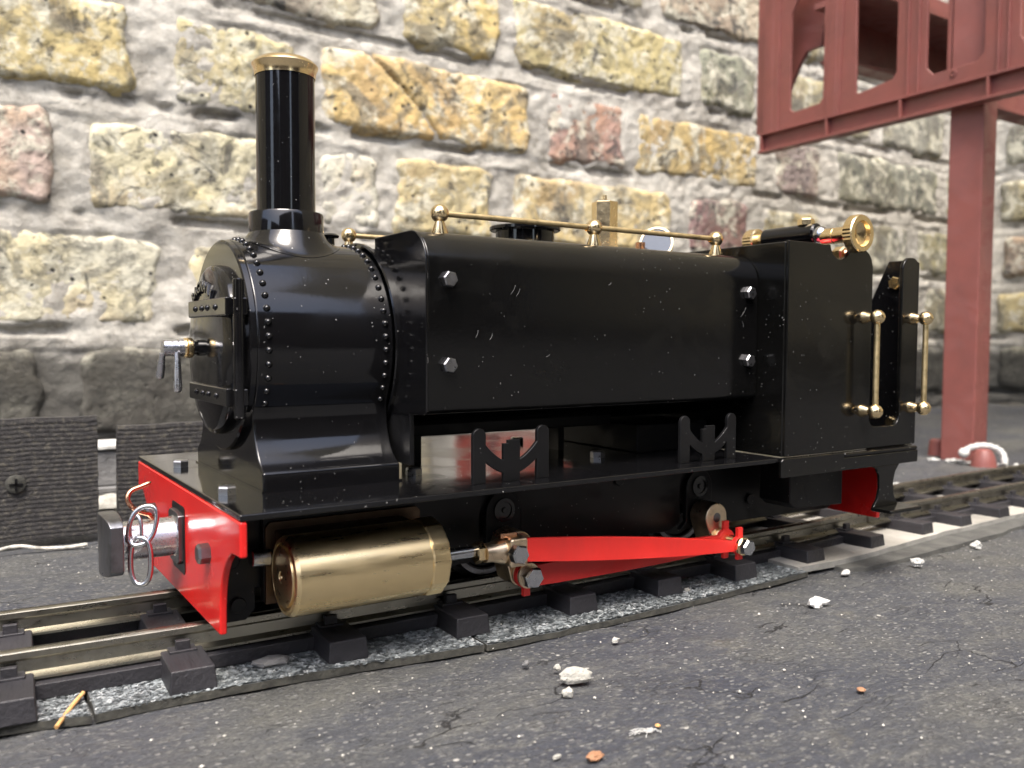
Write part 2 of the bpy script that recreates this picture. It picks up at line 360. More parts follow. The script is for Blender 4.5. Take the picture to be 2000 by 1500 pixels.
# ================================================================== the setting: ground
def ground():
    def axis(lo, hi, a, b_, fine):
        r = []; x = a
        while x <= b_: r.append(x); x += fine
        left = []; st = fine; x = a
        while x > lo: st *= 1.45; x -= st; left.append(max(x, lo))
        st = fine; x = r[-1]; right = []
        while x < hi: st *= 1.45; x += st; right.append(min(x, hi))
        return left[::-1]+r+right
    xs = axis(-3200, 3400, -60, 430, 2.2); ys = axis(-3200, 2600, -150, 120, 2.2)
    v = []; f = []
    for j, y in enumerate(ys):
        for i, x in enumerate(xs):
            z = Z0+gdrop(x, y)-.05
            if -70 < x < 900 and -160 < y < 320: z += .55*fb(x, y, 0, .035, 3)-.25+.22*fb(x, y, 5, .16, 3)
            if -45 < (y) < 40: z -= .3
            v.append((x, y, z))
    nx = len(xs)
    for j in range(len(ys)-1):
        for i in range(nx-1): f.append((j*nx+i, j*nx+i+1, (j+1)*nx+i+1, (j+1)*nx+i))
    m_ = M(); m_.add(v, f); o = m_.build('ground', GROUND, ang=180, kind='structure')
    o['label'] = 'dark cracked bitumen felt shelf under the track'
ground()

# ================================================================== brick walls
TH = math.radians(1.5); CT, ST = math.cos(TH), math.sin(TH)
def wp(s, d, z): return (s*CT+d*ST, 288+s*ST-d*CT, z)          # d = distance in front of the mortar face
def rp(s, d, z):                                              # return wall: s runs from the corner towards the camera
    cx, cy, _ = wp(847, 0, 0); return (cx-d*CT+s*ST, cy-s*CT-d*ST, z)
def brick(fn, s0, s1, z0, z1, col, parent, proud=3.0, seed=0, crack=None, res=2.0, tilt=0.0):
    L, H = s1-s0, z1-z0; nx = max(8, int(L/res)); nz_ = max(6, int(H/res))
    v = []; f = []; ctr = Vector(fn((s0+s1)/2, 0, (z0+z1)/2))
    us = [i/nx for i in range(nx+1)]; vs_ = [j/nz_ for j in range(nz_+1)]
    def warp(u): return .5-.5*math.cos(math.pi*u) if False else u
    for j, vv in enumerate(vs_):
        for i, uu in enumerate(us):
            s = s0+L*uu; z = z0+H*vv
            wob = 3.0*fb(s, seed*9.1, z, .07, 4)
            es = min(uu, 1-uu)*L; ez0 = vv*H; ez1 = (1-vv)*H
            # corners eroded
            e = min(es, ez1*.8+.0, ez0*1.3); cr_ = math.hypot(max(0, 9-es), max(0, 9-min(ez0, ez1)))
            round_ = -4.2*math.exp(-e/1.5)-max(0, cr_-4.6)*1.2
            d = proud+round_+.8*fb(s, seed*3.3, z, .03, 6)+.6*fb(s, seed+4, z, .3, 5)+tilt*(vv-.5)
            rid = abs(fb(s, seed*7.7, z*1.5, .06, 4)); d -= 1.5*max(0, .10-rid)/.10*(.5+.5*fb(s, seed, z, .02, 2))
            if crack:
                cs, cz = crack(vv); dd = abs(s-cs)
                if dd < 2.2: d -= 3.5*(1-dd/2.2)
            ss = s+wob*(1 if (uu < .15 or uu > .85) else .4); zz = z+2.4*fb(s, seed*2.1+7, z, .05, 4)*(1 if (vv < .2 or vv > .8) else .3)
            v.append(fn(ss, d, zz))
    W = nx+1
    for j in range(nz_):
        for i in range(nx): f.append((j*W+i, j*W+i+1, (j+1)*W+i+1, (j+1)*W+i))
    border = [i for i in range(W)]+[j*W+nx for j in range(1, nz_+1)]+[nz_*W+i for i in range(nx-1, -1, -1)]+[j*W for j in range(nz_-1, 0, -1)]
    o0 = len(v)
    for k in border:
        j, i = divmod(k, W); v.append(fn(s0+L*us[i], -9, z0+H*vs_[j]))
    nb = len(border)
    for k in range(nb): f.append((border[k], o0+k, o0+(k+1) % nb, border[(k+1) % nb]))
    f.append(tuple(range(o0, o0+nb)))
    m_ = M(); m_.add(v, f); o = m_.build('brick', BRICK, parent, ang=60)
    o.color = (*col, .3 if col[0] > 2.5*col[1] else 1); return o
wall = thing('brick_wall', wp(400, 0, 20), 'old yellow stock brick wall with thick pale mortar running behind the locomotive', 'brick wall')
wall2 = thing('brick_return_wall', rp(60, 0, 12), 'shaded brick return wall at the far right beyond the red post', 'brick wall')
BZ = lambda k: 188+54*(k-2)
ROWS = {
 4: [(-80, 20, (.4, .38, .3)), (34, 150, (.45, .42, .3)), (164, 290, (.42, .40, .30)), (304, 376, (.34, .33, .28)), (389.5, 505, (.50, .44, .34)), (519, 640, (.4, .36, .25)), (654, 720, (.3, .3, .25)), (734, 838, (.33, .3, .25))],
 3: [(-120, 60, (.42, .40, .3)), (79.7, 176, (.46, .44, .36)), (189, 255, (.60, .50, .26)), (264.6, 412.3, (.50, .46, .28)), (428.2, 489, (.30, .31, .24)), (504, 640, (.42, .40, .30)), (654, 753, (.34, .34, .29)), (768, 838, (.28, .28, .22))],
 2: [(-90, 46, (.56, .47, .24)), (62, 128, (.54, .51, .36)), (138.8, 279, (.68, .54, .28)), (290.5, 358.4, (.42, .28, .24)), (367, 494, (.54, .43, .22)), (512, 570, (.30, .25, .24)), (590, 745, (.23, .24, .20)), (758, 838, (.27, .27, .21))],
 1: [(-130, 11.9, (.50, .40, .35)), (24, 128, (.64, .60, .42)), (137.9, 175.9, (.68, .66, .56)), (184.5, 250.7, (.54, .46, .26)), (265.1, 402.8, (.56, .47, .27)), (419.7, 482.9, (.27, .17, .165)), (500, 570.3, (.34, .30, .19)), (590, 700, (.22, .22, .19)), (714, 838, (.30, .29, .20))],
 0: [(-120, 58, (.60, .58, .46)), (70, 130, (.60, .57, .44)), (142, 208, (.52, .47, .36)), (222, 330, (.34, .05, .035)), (344, 430, (.34, .17, .11)), (444, 560, (.40, .36, .25)), (576, 630, (.28, .27, .2)), (643, 714, (.20, .20, .19)), (728, 838, (.28, .26, .19))],
 -1: [(-110, 5.7, (.22, .21, .18)), (18.9, 130, (.24, .23, .19)), (144, 250, (.3, .28, .22)), (264, 330, (.3, .27, .2)), (344, 470, (.25, .24, .2)), (484, 630, (.25, .23, .2)), (645.7, 760.8, (.17, .17, .16)), (776, 838, (.22, .2, .17))],
}
def crk(v): return (200-32*v+6*math.sin(v*4.5) if v > .25 else 214-88*v+6*math.sin(v*4.5), 0)
sd_ = 1
for k, row in ROWS.items():
    for (a_, b_, col) in row:
        sd_ += 1
        brick(wp, a_-1.2, b_+1.2, BZ(k)-1.0+random.uniform(-.6, .8), BZ(k)+46.5+random.uniform(-1.5, 1), col, wall, proud=1.9+random.uniform(-.9, 1.2), seed=sd_,
              crack=(lambda v: (213-46*v+5*math.sin(v*4), 0)) if (k == 2 and a_ == 138.8) else None, tilt=random.uniform(-1.2, .6), res=1.7 if b_ < 600 else 3.0)
for k in range(-3, 6):
    s = 8 if k % 2 else -2; j = 0
    while s < 230:
        L = 64 if (j+k) % 2 else 142; sd_ += 1
        cc = random.choice([(.34, .31, .2), (.26, .26, .22), (.42, .38, .25), (.3, .24, .2)])
        brick(rp, max(s, 4), s+L, BZ(k), BZ(k)+45, cc, wall2, proud=3, seed=sd_, res=3.5); s += L+12; j += 1
def mortar(fn, s0, s1, z0, z1, step, parent, rows=True):
    nx = int((s1-s0)/step); nz_ = int((z1-z0)/(step*.6)); v = []; f = []
    for j in range(nz_+1):
        for i in range(nx+1):
            s = s0+(s1-s0)*i/nx; z = z0+(z1-z0)*j/nz_
            ph = ((z+1.5*fb(s, 2, z, .02, 3)-188) % 54)                                # 0 = brick bottom, 45 = brick top, bed joint 45..54
            d = 1.7*fb(s, 3, z, .03, 6)+1.1*fb(s, 8, z, .16, 5)
            if 44 < ph: d += (1.1*(1-(ph-44)/10)-.6*((ph-44)/10)**2)*(.6+1.2*fb(s, 21, z*.1, .02, 3))
            if ph > 50.2 or ph < .6: d -= 7.0*max(0, min(1, .45+2.2*fb(s, 12, z*.2, .025, 4)))   # weathered: full at the bottom of the joint, cut back under the brick above
            v.append(fn(s, d, z))
    W = nx+1
    for j in range(nz_):
        for i in range(nx): f.append((j*W+i, j*W+i+1, (j+1)*W+i+1, (j+1)*W+i))
    m_ = M(); m_.add(v, f); m_.build('mortar', MORTAR, parent, ang=180)
mortar(wp, -130, 849, 0, 455, 2.2, wall); mortar(rp, -2, 240, 0, 512, 4.0, wall2)
def upper(fn, s0, s1, z0, z1, parent, skip=None):
    m1 = M(); k = math.floor((z0-188)/54)
    zz = 188+54*k
    while zz < z1:
        s = s0-(k % 3)*50; j = 0
        while s < s1:
            L = 64 if (j+k) % 2 else 142
            if not (skip and skip(s, s+L, zz)):
                q = [fn(a_, d_, z_) for a_ in (s, s+L) for d_ in (-6, 2.5) for z_ in (zz, zz+45)]
                m1.add(q, [(0, 1, 3, 2), (4, 6, 7, 5), (0, 4, 5, 1), (2, 3, 7, 6), (0, 2, 6, 4), (1, 5, 7, 3)])
            s += L+11; j += 1
        zz += 54; k += 1
    o = m1.build('brickwork', BRICK, parent, kind='stuff', flat=True); o.color = (.42, .37, .24, 1)
upper(wp, -1300, 835, -30, 2300, wall, skip=lambda a_, b_, z: (b_ > -140 and z < 440))
upper(rp, 8, 1500, -30, 2300, wall2, skip=lambda a_, b_, z: (a_ < 250 and z < 500))
mb = M(); q = [wp(-1350, -3, -40), wp(850, -3, -40), wp(850, -3, 2400), wp(-1350, -3, 2400)]; mb.add(q+[(x, y+60, z) for x, y, z in q], [(0, 1, 2, 3), (7, 6, 5, 4), (0, 4, 5, 1), (1, 5, 6, 2), (2, 6, 7, 3), (3, 7, 4, 0)])
mb.build('mortar_backing', MORTAR, wall, flat=True)
mb = M(); q = [rp(-3, -4, -40), rp(1600, -4, -40), rp(1600, -4, 2400), rp(-3, -4, 2400)]; mb.add(q+[(x+60, y, z) for x, y, z in q], [(0, 1, 2, 3), (7, 6, 5, 4), (0, 4, 5, 1), (1, 5, 6, 2), (2, 6, 7, 3), (3, 7, 4, 0)])
mb.build('mortar_backing', MORTAR, wall2, flat=True)
# unseen fence added behind the camera as a dark reflection for the black paint
fe = thing('added_fence', (0, -1500, 18), 'unseen brown boarded fence added behind the camera for dark reflections', 'fence')
fm_ = M(); x = -1300
while x < 1700:
    if not -60 < x < 110: fm_.box(x, x+68, -1500-random.uniform(0, 3), -1488, 10, 1180+random.uniform(-4, 4))  # gap left for a bright sky streak in the paint
    x += 71
y = -1480
while y < 260:
    if not -560 < y < -300: fm_.box(-1306, -1296-random.uniform(0, 3), y, y+68, 10, 620+random.uniform(-4, 4))  # added side run, gapped for a second sky streak
    y += 71
fm_.build('board', ADDED_FENCE, fe, flat=True)
M().box(-1300, -60, -1487, -1470, 300, 350).box(110, 1700, -1487, -1470, 300, 350).build('added_fence_rail', ADDED_FENCE, fe, flat=True)

# ================================================================== track
KN = [(-140, 7), (-60, 2.6), (-27, .3), (0, -1.2), (50, -2.4), (100, -2.8), (140, -3.2), (170, -1.2), (204, 4.2), (230, 6.4), (258, 7.9), (290, 8.8), (330, 9.2), (400, 9.4), (520, 9)]
def ctr(x):
    for (xa, a_), (xb, b_) in zip(KN, KN[1:]):
        if x <= xb:
            t_ = (x-xa)/(xb-xa); t_ = max(0, t_); i = KN.index((xa, a_))
            p0 = KN[max(i-1, 0)]; p3 = KN[min(i+2, len(KN)-1)]
            m0 = (b_-p0[1])/(xb-p0[0])*(xb-xa); m1 = (p3[1]-a_)/(p3[0]-xa)*(xb-xa)
            return (2*t_**3-3*t_**2+1)*a_+(t_**3-2*t_**2+t_)*m0+(-2*t_**3+3*t_**2)*b_+(t_**3-t_**2)*m1
    return KN[-1][1]
def frame_at(x):
    h = .5; d = Vector((2*h, ctr(x+h)-ctr(x-h), drop(x+h)-drop(x-h))).normalized(); nrm = Vector((-d.y, d.x, 0)).normalized(); return Vector((x, ctr(x), drop(x))), d, nrm
def sweep(x0, x1, prof, off, step=4.0, caps=True):
    m_ = M(); n_ = max(2, int((x1-x0)/step)); k = len(prof); vs = []; fs = []
    for i in range(n_+1):
        c, d, nr = frame_at(x0+(x1-x0)*i/n_)
        for (py, pz) in prof: vs.append(c+nr*(off+py)+Vector((0, 0, pz)))
    for i in range(n_):
        for j in range(k): fs.append((i*k+j, i*k+(j+1) % k, (i+1)*k+(j+1) % k, (i+1)*k+j))
    fs += [tuple(range(k)), tuple(range(n_*k, n_*k+k))]
    return m_.add(vs, fs)
RP = [(-2.1, 22.6), (2.1, 22.6), (2.1, 23.0), (.55, 23.5), (.45, 25.3), (1.0, 25.8), (1.0, 26.75), (.7, 27.0), (-.7, 27.0), (-1.0, 26.75), (-1.0, 25.8), (-.45, 25.3), (-.55, 23.5), (-2.1, 23.0)]
def track(x0, x1, sx, lab):
    T = thing('track_section', ((x0+x1)/2, ctr((x0+x1)/2), 19.7+drop((x0+x1)/2)), lab, 'railway track')
    for off in (-11.4, 11.4):
        sweep(x0, x1, RP, off).build('rail', RAILM, T, ang=40)
    mm = M(); L_, W_, H_ = 23.2, 3.65, 3.7
    mm.add([(-W_, -L_, 0), (W_, -L_, 0), (W_, L_, 0), (-W_, L_, 0), (-W_+.3, -L_+.45, H_), (W_-.3, -L_+.45, H_), (W_-.3, L_-.45, H_), (-W_+.3, L_-.45, H_)],
           [(3, 2, 1, 0), (4, 5, 6, 7), (0, 1, 5, 4), (1, 2, 6, 5), (2, 3, 7, 6), (3, 0, 4, 7)])
    chs = []
    for sgn in (-1, 1):
        ch = M(); ch.box(-2.2, 2.2, sgn*11.4-3.3, sgn*11.4+3.3, H_-.1, H_+.40)
        for dx in (-1, 1): ch.box(-1.15, 1.15, sgn*11.4+dx*2.3-.55, sgn*11.4+dx*2.3+.55, H_+.2, H_+1.9)
        chs.append(ch)
    proto = None
    for x in sx:
        c, d, nr = frame_at(x)
        if proto is None:
            proto = mm.build('sleeper', SLEEP, T, bev=.28, loc=(0, 0, 0)); pcs = [c_.build('rail_chair', SLEEP, proto, bev=.15, loc=(0, 0, 0)) for c_ in chs]
            for pc in pcs: pc.location = (0, 0, 0)
            s_ = proto
        else:
            s_ = proto.copy(); C.objects.link(s_); s_.parent = T
            for pc in pcs: k_ = pc.copy(); C.objects.link(k_); k_.parent = s_; k_.location = (0, 0, 0)
        s_.location = P(c.x, c.y, 19.65+c.z)-WL[T.name]; s_.rotation_euler = (0, -math.atan2(d.z, d.x), math.atan2(d.y, d.x)+random.uniform(-.012, .012))
    if len(sx) > 1:
        for off in (-13.6, 13.6):
            for a_, b_ in zip(sx, sx[1:]):
                sweep(a_+3.2, b_-3.2, [(-1.4, 19.8), (1.4, 19.8), (1.4, 22.2), (-1.4, 22.2)], off, 8).build('web_strip', SLEEP, T, bev=.15)
    return T
SX = [-152.5+25*i+(.0) for i in range(0, 5)]+[-27.1, -2.4, 23.0, 47.6, 72.8, 96.9, 120.4, 144.6, 171.3]
track(-160, 186, SX, 'section of narrow gauge model track under the locomotive with dark plastic sleepers')
track(187.2, 520, [202.3+25.6*i for i in range(12)], 'curved track section running on past the red post')
# felt strips under the track
def strip(x0, x1, edge, far, z0, z1, name, mt, lab, cat='roofing felt', edgem=None, nseg=24, jit=.35, group=None):
    n_ = nseg; v = []; f = []
    rows = 8
    for i in range(n_+1):
        x = x0+(x1-x0)*i/n_; ya_ = edge(x)+jit*fb(x, 1, 0, .25, 2); yb_ = far(x)+jit*fb(x, 4, 0, .2, 2)
        for j in range(rows+1):
            y = ya_+(yb_-ya_)*j/rows; v.append((x+jit*.8*fb(y, 9, x0, .3, 2)*(i in (0, n_)), y, z1+drop(x)+.18*fb(x, y, 2, .08, 2)))
    W = rows+1
    for i in range(n_):
        for j in range(rows): f.append((i*W+j, (i+1)*W+j, (i+1)*W+j+1, i*W+j+1))
    T = M(); T.add(v, f); o = T.build(name, mt, ang=60)
    tag(o, lab, cat, group)
    bd = [i*W for i in range(n_+1)]+[n_*W+j for j in range(1, W)]+[i*W+rows for i in range(n_-1, -1, -1)]+[j for j in range(rows-1, 0, -1)]
    e = M(); vs = []; fs = []
    for k in bd: q = v[k]; vs += [(q[0], q[1], q[2]+.01), (q[0]+.0, q[1], z0+drop(q[0]))]
    nb = len(bd)
    for k in range(nb): a_ = 2*k; b_ = 2*((k+1) % nb); fs.append((a_, b_, b_+1, a_+1))
    e.add(vs, fs); e.build('cut_edge', edgem or FELTEDGE, o, ang=60)
    return o
def pl(pts):
    def fn(x):
        if x <= pts[0][0]: return pts[0][1]
        for (a_, b_), (c_, d_) in zip(pts, pts[1:]):
            if x <= c_: return b_+(d_-b_)*(x-a_)/(c_-a_)
        return pts[-1][1]
    return fn
EDGE = pl([(-170, -16), (-60, -19), (-30, -21.6), (-18, -24.2), (6, -24.9), (27, -27.6), (51, -30.6), (77, -31.2), (110, -30.2), (140, -28.6)])
FAR = lambda x: 21+ctr(x)*.3
fs1 = strip(-160, -18.2, EDGE, FAR, 18.2, 19.5, 'felt_strip', FELT, 'granular blue grey felt strip left of the narrow joint by the dry twig', group='felt strips under the track')
fs2 = strip(-17.6, 46.5, EDGE, FAR, 18.2, 19.55, 'felt_strip', FELT, 'blue grey felt strip under the red buffer beam and brass cylinder', group='felt strips under the track')
fs3 = strip(47.2, 139, EDGE, FAR, 18.2, 19.35, 'felt_strip', FELT, 'blue grey felt strip below the red connecting rod, its cut edge curving along', group='felt strips under the track')
def flakes(x0, x1, n_, parent, seed):
    rnd = random.Random(seed); m_ = M(); vs = []; fs = []
    for _ in range(n_):
        x = rnd.uniform(x0, x1); ye = EDGE(x)
        y = ye+.1+rnd.random()**1.15*20
        r = rnd.uniform(.13, .36); a0 = rnd.uniform(0, 6.28); z = 19.55+rnd.uniform(-.05, .28); tx, ty = rnd.gauss(0, .2), rnd.gauss(0, .2)
        k = rnd.choice((3, 4, 4, 5)); o0 = len(vs)
        for i in range(k):
            a_ = a0+6.28*i/k+rnd.uniform(-.3, .3); rr = r*rnd.uniform(.7, 1.2); dx, dy = rr*math.cos(a_)*1.25, rr*math.sin(a_)
            vs.append((x+dx, y+dy, z+dx*tx+dy*ty))
        fs.append(tuple(range(o0, o0+k)))
    m_.add(vs, fs); m_.build('mineral_granules', FLAKE, parent, kind='stuff', flat=True)
flakes(-60, -18.6, 11000, fs1, 1); flakes(-17.2, 46, 20000, fs2, 2); flakes(47.5, 138, 22000, fs3, 3)
CE = pl([(131, -16), (137, -27.4), (150, -28.2), (165, -27.4), (187, -23.8), (213, -19.0), (240, -16.6), (270, -14.6), (330, -13), (520, -14)])
strip(137, 520, CE, lambda x: ctr(x)+26, 18.9, 20.4, 'trackbed_board', CORK, 'thick pale trackbed board with a grey cut edge under the right hand track', 'board', CORKEDGE, 60, .5)
UE = pl([(150, -30.5), (157, -33.4), (175, -31.8), (195, -29.2), (253, -22.4), (330, -19), (520, -20)])
strip(150, 520, UE, lambda x: CE(x)+4, 17.9, 19.15, 'underlay_strip', UNDER, 'dark underlay strip showing below the pale trackbed board', 'roofing felt', UNDER, 60, .8)

# ================================================================== locomotive
L = thing('steam_locomotive', (80, 0, 27), 'glossy black tank steam locomotive model with brass cylinder, red buffer beam and red rods', 'locomotive')
# frames and running plate
for sg in (-1, 1):
    y0, y1 = sorted((sg*16.9, sg*18.1))
    fr = M().prism([(1.3, 48.6), (1.3, 28.6), (2, 27.8), (6.6, 27.8), (8.2, 29.6), (8.2, 33), (36, 33), (38, 31.5), (50, 31.5), (52.6, 33.2), (52.6, 41), (54.5, 43.2), (60.5, 43.2), (62.4, 41), (62.4, 33.2), (65, 31.5), (103, 31.5), (106.6, 33.2), (106.6, 41), (108.5, 43.2), (114.5, 43.2), (116.4, 41), (116.4, 33.2), (119, 31.5), (160, 31.0), (163.6, 33), (163.6, 48.6)], 'y', y0, y1).build('frame_plate', FRAME, L, bev=.15)
    for (bx, bz) in ((4.2, 38.3), (5.2, 30.6), (34, 44.6), (88, 44.8), (129.7, 36.4), (158, 38), (158.5, 32.8)):
        M().cyl((bx, sg*18.1, bz), (0, sg, 0), .7, 1.35, ch=.15, n=20).build('frame_bolt', FRAME, fr)
    for ax_ in (57.5, 111.5):
        hb = M().prism(arc(ax_, 41.2, 4.1, 180, 0, 12)+[(ax_+4.1, 33.5), (ax_+6, 31.8), (ax_-6, 31.8), (ax_-4.1, 33.5)], 'y', *sorted((sg*18.1, sg*19.3))).build('horn_block', FRAME, L, bev=.2)
        M().lathe((ax_, sg*19.3, 41.4), (0, sg, 0), [(0, 2.4), (.4, 2.4), (.4, 1.7), (.15, 1.6), (.15, .6), (.5, .5), (.5, 0)], 24).build('spring_boss', BLACK, hb)
    for ax_ in (57.5, 111.5):
        wh = M().lathe((ax_, sg*9.8, 35), (0, sg, 0), [(-.9, 0), (-.9, 8.9), (-.2, 9.0), (0, 8.1), (3, 7.9), (3, 6.6), (2.2, 6.3), (2.0, 2.4), (2.8, 2.2), (2.8, 0)], 40).build('wheel', FRAME, L)
        M().lathe((ax_, sg*9.8, 35), (0, sg, 0), [(-.95, 8.2), (-.95, 9.0), (-.2, 9.1), (.02, 8.15), (3.04, 7.95), (3.04, 7.0)], 40).build('tyre', DSTEEL, wh)
for ax_ in (57.5, 111.5): M().cyl((ax_, -24, 35), (0, 1, 0), 48, 1.3, n=20).build('axle', STEEL, L)
M().box(0.1, 116.2, -38, 38, 48.7, 49.7).build('running_plate', BLACK, L, bev=.22)
M().box(116.3, 167, -37.2, 37.2, 48.7, 49.55).build('cab_floor', BLACK, L, bev=.15)
for (bx, by) in ((4.1, 16.4), (3.4, -19.2), (38.8, -16.9), (83.9, -15.9), (38.8, 16.9), (83.9, 15.9)):
    b1 = M().hexbolt((bx, by, 49.7), (0, 0, 1), 1.35, 1.6, .3).build('plate_bolt', BOLT, L)
# buffer beam
beam = [(-38, 48.6), (38, 48.6), (38, 43.7), (34.9, 43.3)]
half = [(38, 43.3), (35, 43.2), (33.4, 43.0), (31.6, 42.0), (30.2, 40.9), (28.9, 39.4), (28.0, 37.8), (27.2, 35.5), (26.8, 33), (26.6, 28.7)]
outl = [(-38, 48.6)]+[(-y, z) for y, z in half]+[(y, z) for y, z in half[::-1]]+[(38, 48.6)]
dark_plate_outline = [(-4.4, 33.8), (-4.4, 44.9), (-3.6, 45.3), (4.3, 45.3), (5.1, 44.9), (5.1, 33.8), (4.3, 33.2), (-3.6, 33.2)]
bb = M().prism(outl, 'x', 0, 1.15).build('buffer_beam', RED, L, bev=.35, seg=3)
M().prism(dark_plate_outline, 'x', -.12, .3).build('dark_opening_plate', FRAME, bb)  # black plate on the solid beam stands in for a shaded recess
M().prism([(-30, 46), (30, 46), (30, 30), (-30, 30)], 'x', 163.8, 165.2).build('rear_buffer_beam', RED, L, bev=.3)
M().hexbolt((0, -20.5, 40.6), (-1, 0, 0), 1.9, 1.65, .25).build('beam_bolt', DSTEEL, L)
M().hexbolt((0, 20.5, 40.6), (-1, 0, 0), 1.9, 1.65, .25).build('beam_bolt', DSTEEL, L)
M().box(1.2, 2.2, -8, 8, 33, 46).build('beam_backing', FRAME, L)
# centre buffer
bu = M().prism([(-3.3, 35.5), (-3.3, 43.6), (-2.2, 44.2), (3.0, 44.2), (4.1, 43.6), (4.1, 35.5), (3, 34.8), (-2.2, 34.8)], 'x', -1.0, 1.0).build('buffer_flange', DSTEEL, L, bev=.2)
M().lathe((-10.2, .2, 39.6), (1, 0, 0), [(0, 0), (0, 3.4), (8.6, 3.5), (9.0, 3.55), (9.3, 3.8), (9.4, 0)], 40).build('buffer_shank', NICKEL, bu)
hv = []; hf = []
NH = 14
for i in range(NH+1):
    u = -1+2*i/NH; yy = .6+6.1*u; top = 43.2+1.6*(1-u*u)**.5 if abs(u) < 1 else 43.2; bot = 35.6-1.5*((1-u*u)**.5 if abs(u) < 1 else 0); xf = -12.3-.9*(1-u*u)
    hv += [(xf, yy, bot), (xf, yy, top), (-10.2, yy, bot), (-10.2, yy, top)]
for i in range(NH):
    a_ = 4*i; b_ = a_+4
    hf += [(a_, b_, b_+1, a_+1), (a_+2, a_+3, b_+3, b_+2), (a_+1, b_+1, b_+3, a_+3), (a_, a_+2, b_+2, b_)]
hf += [(0, 1, 3, 2), (4*NH, 4*NH+2, 4*NH+3, 4*NH+1)]
M().add(hv, hf).build('buffer_head', DSTEEL, bu, bev=.18, ang=40)
def smooth(pts, n=6):
    out = []
    for i in range(len(pts)-1):
        p0 = Vector(pts[max(i-1, 0)]); p1 = Vector(pts[i]); p2 = Vector(pts[i+1]); p3 = Vector(pts[min(i+2, len(pts)-1)])
        for k in range(n):
            t_ = k/n; out.append(.5*((2*p1)+(p2-p0)*t_+(2*p0-5*p1+4*p2-p3)*t_**2+(3*p1-p0-3*p2+p3)*t_**3))
    return out+[Vector(pts[-1])]
hk = smooth([(-4.4, -.1, 42.6), (-5.1, -.3, 43.9), (-6.8, -.6, 44.7), (-8.2, -.6, 45.9), (-8.7, -.4, 47.2), (-8.0, 0, 48.4), (-6.3, .2, 49.0), (-4.6, .3, 49.6)])
M().tube(hk, .42, 12, taper=[1]*(len(hk)-3)+[.95, .8, .5]).build('coupling_hook', COPPER, bu)
# smokebox
SR, SZ, SX0, SX1 = 19.4, 73.9, 8.6, 33.6
def sb_outline(R=SR, e=0.0, n=56):
    zj = 65.2; yj = -math.sqrt(R*R-(zj-SZ)**2)
    cv_ = smooth([(-21.3-e, 53.05, 0), (-19.5-e, 54.3, 0), (-18.15-e, 56.0, 0), (-17.15-e, 58.0, 0), (-16.6-e, 60.0, 0), (-16.45-e, 62.0, 0), (-16.7-e, 63.7, 0), (yj, zj, 0)], 5)[:-1]
    hb_ = [(-21.7-e, 49.7), (-21.7-e, 52.9)]+[(q.x, q.y) for q in cv_]
    a0 = math.degrees(math.asin((65.2-SZ)/R)); cp = [(R*math.cos(math.radians(a0+(180-2*a0)*i/n)), SZ+R*math.sin(math.radians(a0+(180-2*a0)*i/n))) for i in range(n+1)]
    return hb_+cp[::-1]+[(-y, z) for y, z in hb_[::-1]]
sb = M().prism(sb_outline(), 'x', SX0, SX1).build('smokebox', BLACK, L, bev=.5, ang=28, seg=3)
M().lathe((SX0-1.1, 0, SZ), (1, 0, 0), [(0, 0), (0, 18.9), (.25, 19.25), (1.12, 19.3)], 72).build('front_ring', BLACK, sb)
M().lathe((SX1, 0, SZ), (1, 0, 0), [(0, 20.0), (.2, 20.3), (.9, 20.3), (1.0, 19.9), (1.0, 17)], 72).build('rear_ring', BLACK, sb)
M().box(8.3, 33.9, -22.0, 22.0, 49.72, 50.0).build('saddle_flange', BLACK, sb)
M().box(34.6, 35.5, -23.6, 23.6, 52.6, 64).build('support_plate', FRAME, L, bev=.1)
rv = None
for xr in (SX0+2.0, SX1-1.6):
    n_ = 35
    for i in range(n_):
        a_ = math.radians(-30+240*i/(n_-1)); cy_, cz_ = SR*math.cos(a_), SZ+SR*math.sin(a_); dr = Vector((0, math.cos(a_), math.sin(a_)))
        if rv is None:
            mr = M().lathe((0, 0, 0), (0, 0, 1), [(-.2, .64), (.1, .62), (.38, .48), (.56, .26), (.62, 0)], 12)
            rv = mr.build('rivet', BLACK, sb, loc=(0, 0, 0)); r_ = rv
        else: r_ = rv.copy(); C.objects.link(r_); r_.parent = sb
        r_.location = P(xr, cy_, cz_)-WL[sb.name]; r_.rotation_euler = dr.to_track_quat('Z', 'Y').to_euler()
# smokebox door
door = M().lathe((4.3, 0, 73.1), (1, 0, 0), [(0, 0), (.02, 3), (.25, 8), (.7, 12), (1.3, 14.4), (1.75, 15.2), (2.1, 15.4), (3.3, 15.5)], 72).build('smokebox_door', BLACK, L)
for hz in (80.6, 65.4):
    M().box(4.1, 6.6, -16.9, 8.5, hz-1.55, hz+1.55).build('hinge_strap', BLACK, door, bev=.25)
    for yy in (-10.6, -5.4, -1.5, 3): M().lathe((4.1, yy, hz), (-1, 0, 0), [(-.1, .62), (.15, .55), (.4, .3), (.48, 0)], 12).build('strap_rivet', BLACK, door)
    M().box(5.0, 7.4, -18.7, -17.0, hz-1.5, hz+1.5).build('hinge_lug', BLACK, door, bev=.35)
M().cyl((6.0, -17.9, 61.8), (0, 0, 1), 23.4, .95, n=20, ch=.2).build('hinge_pin', BLACK, door)
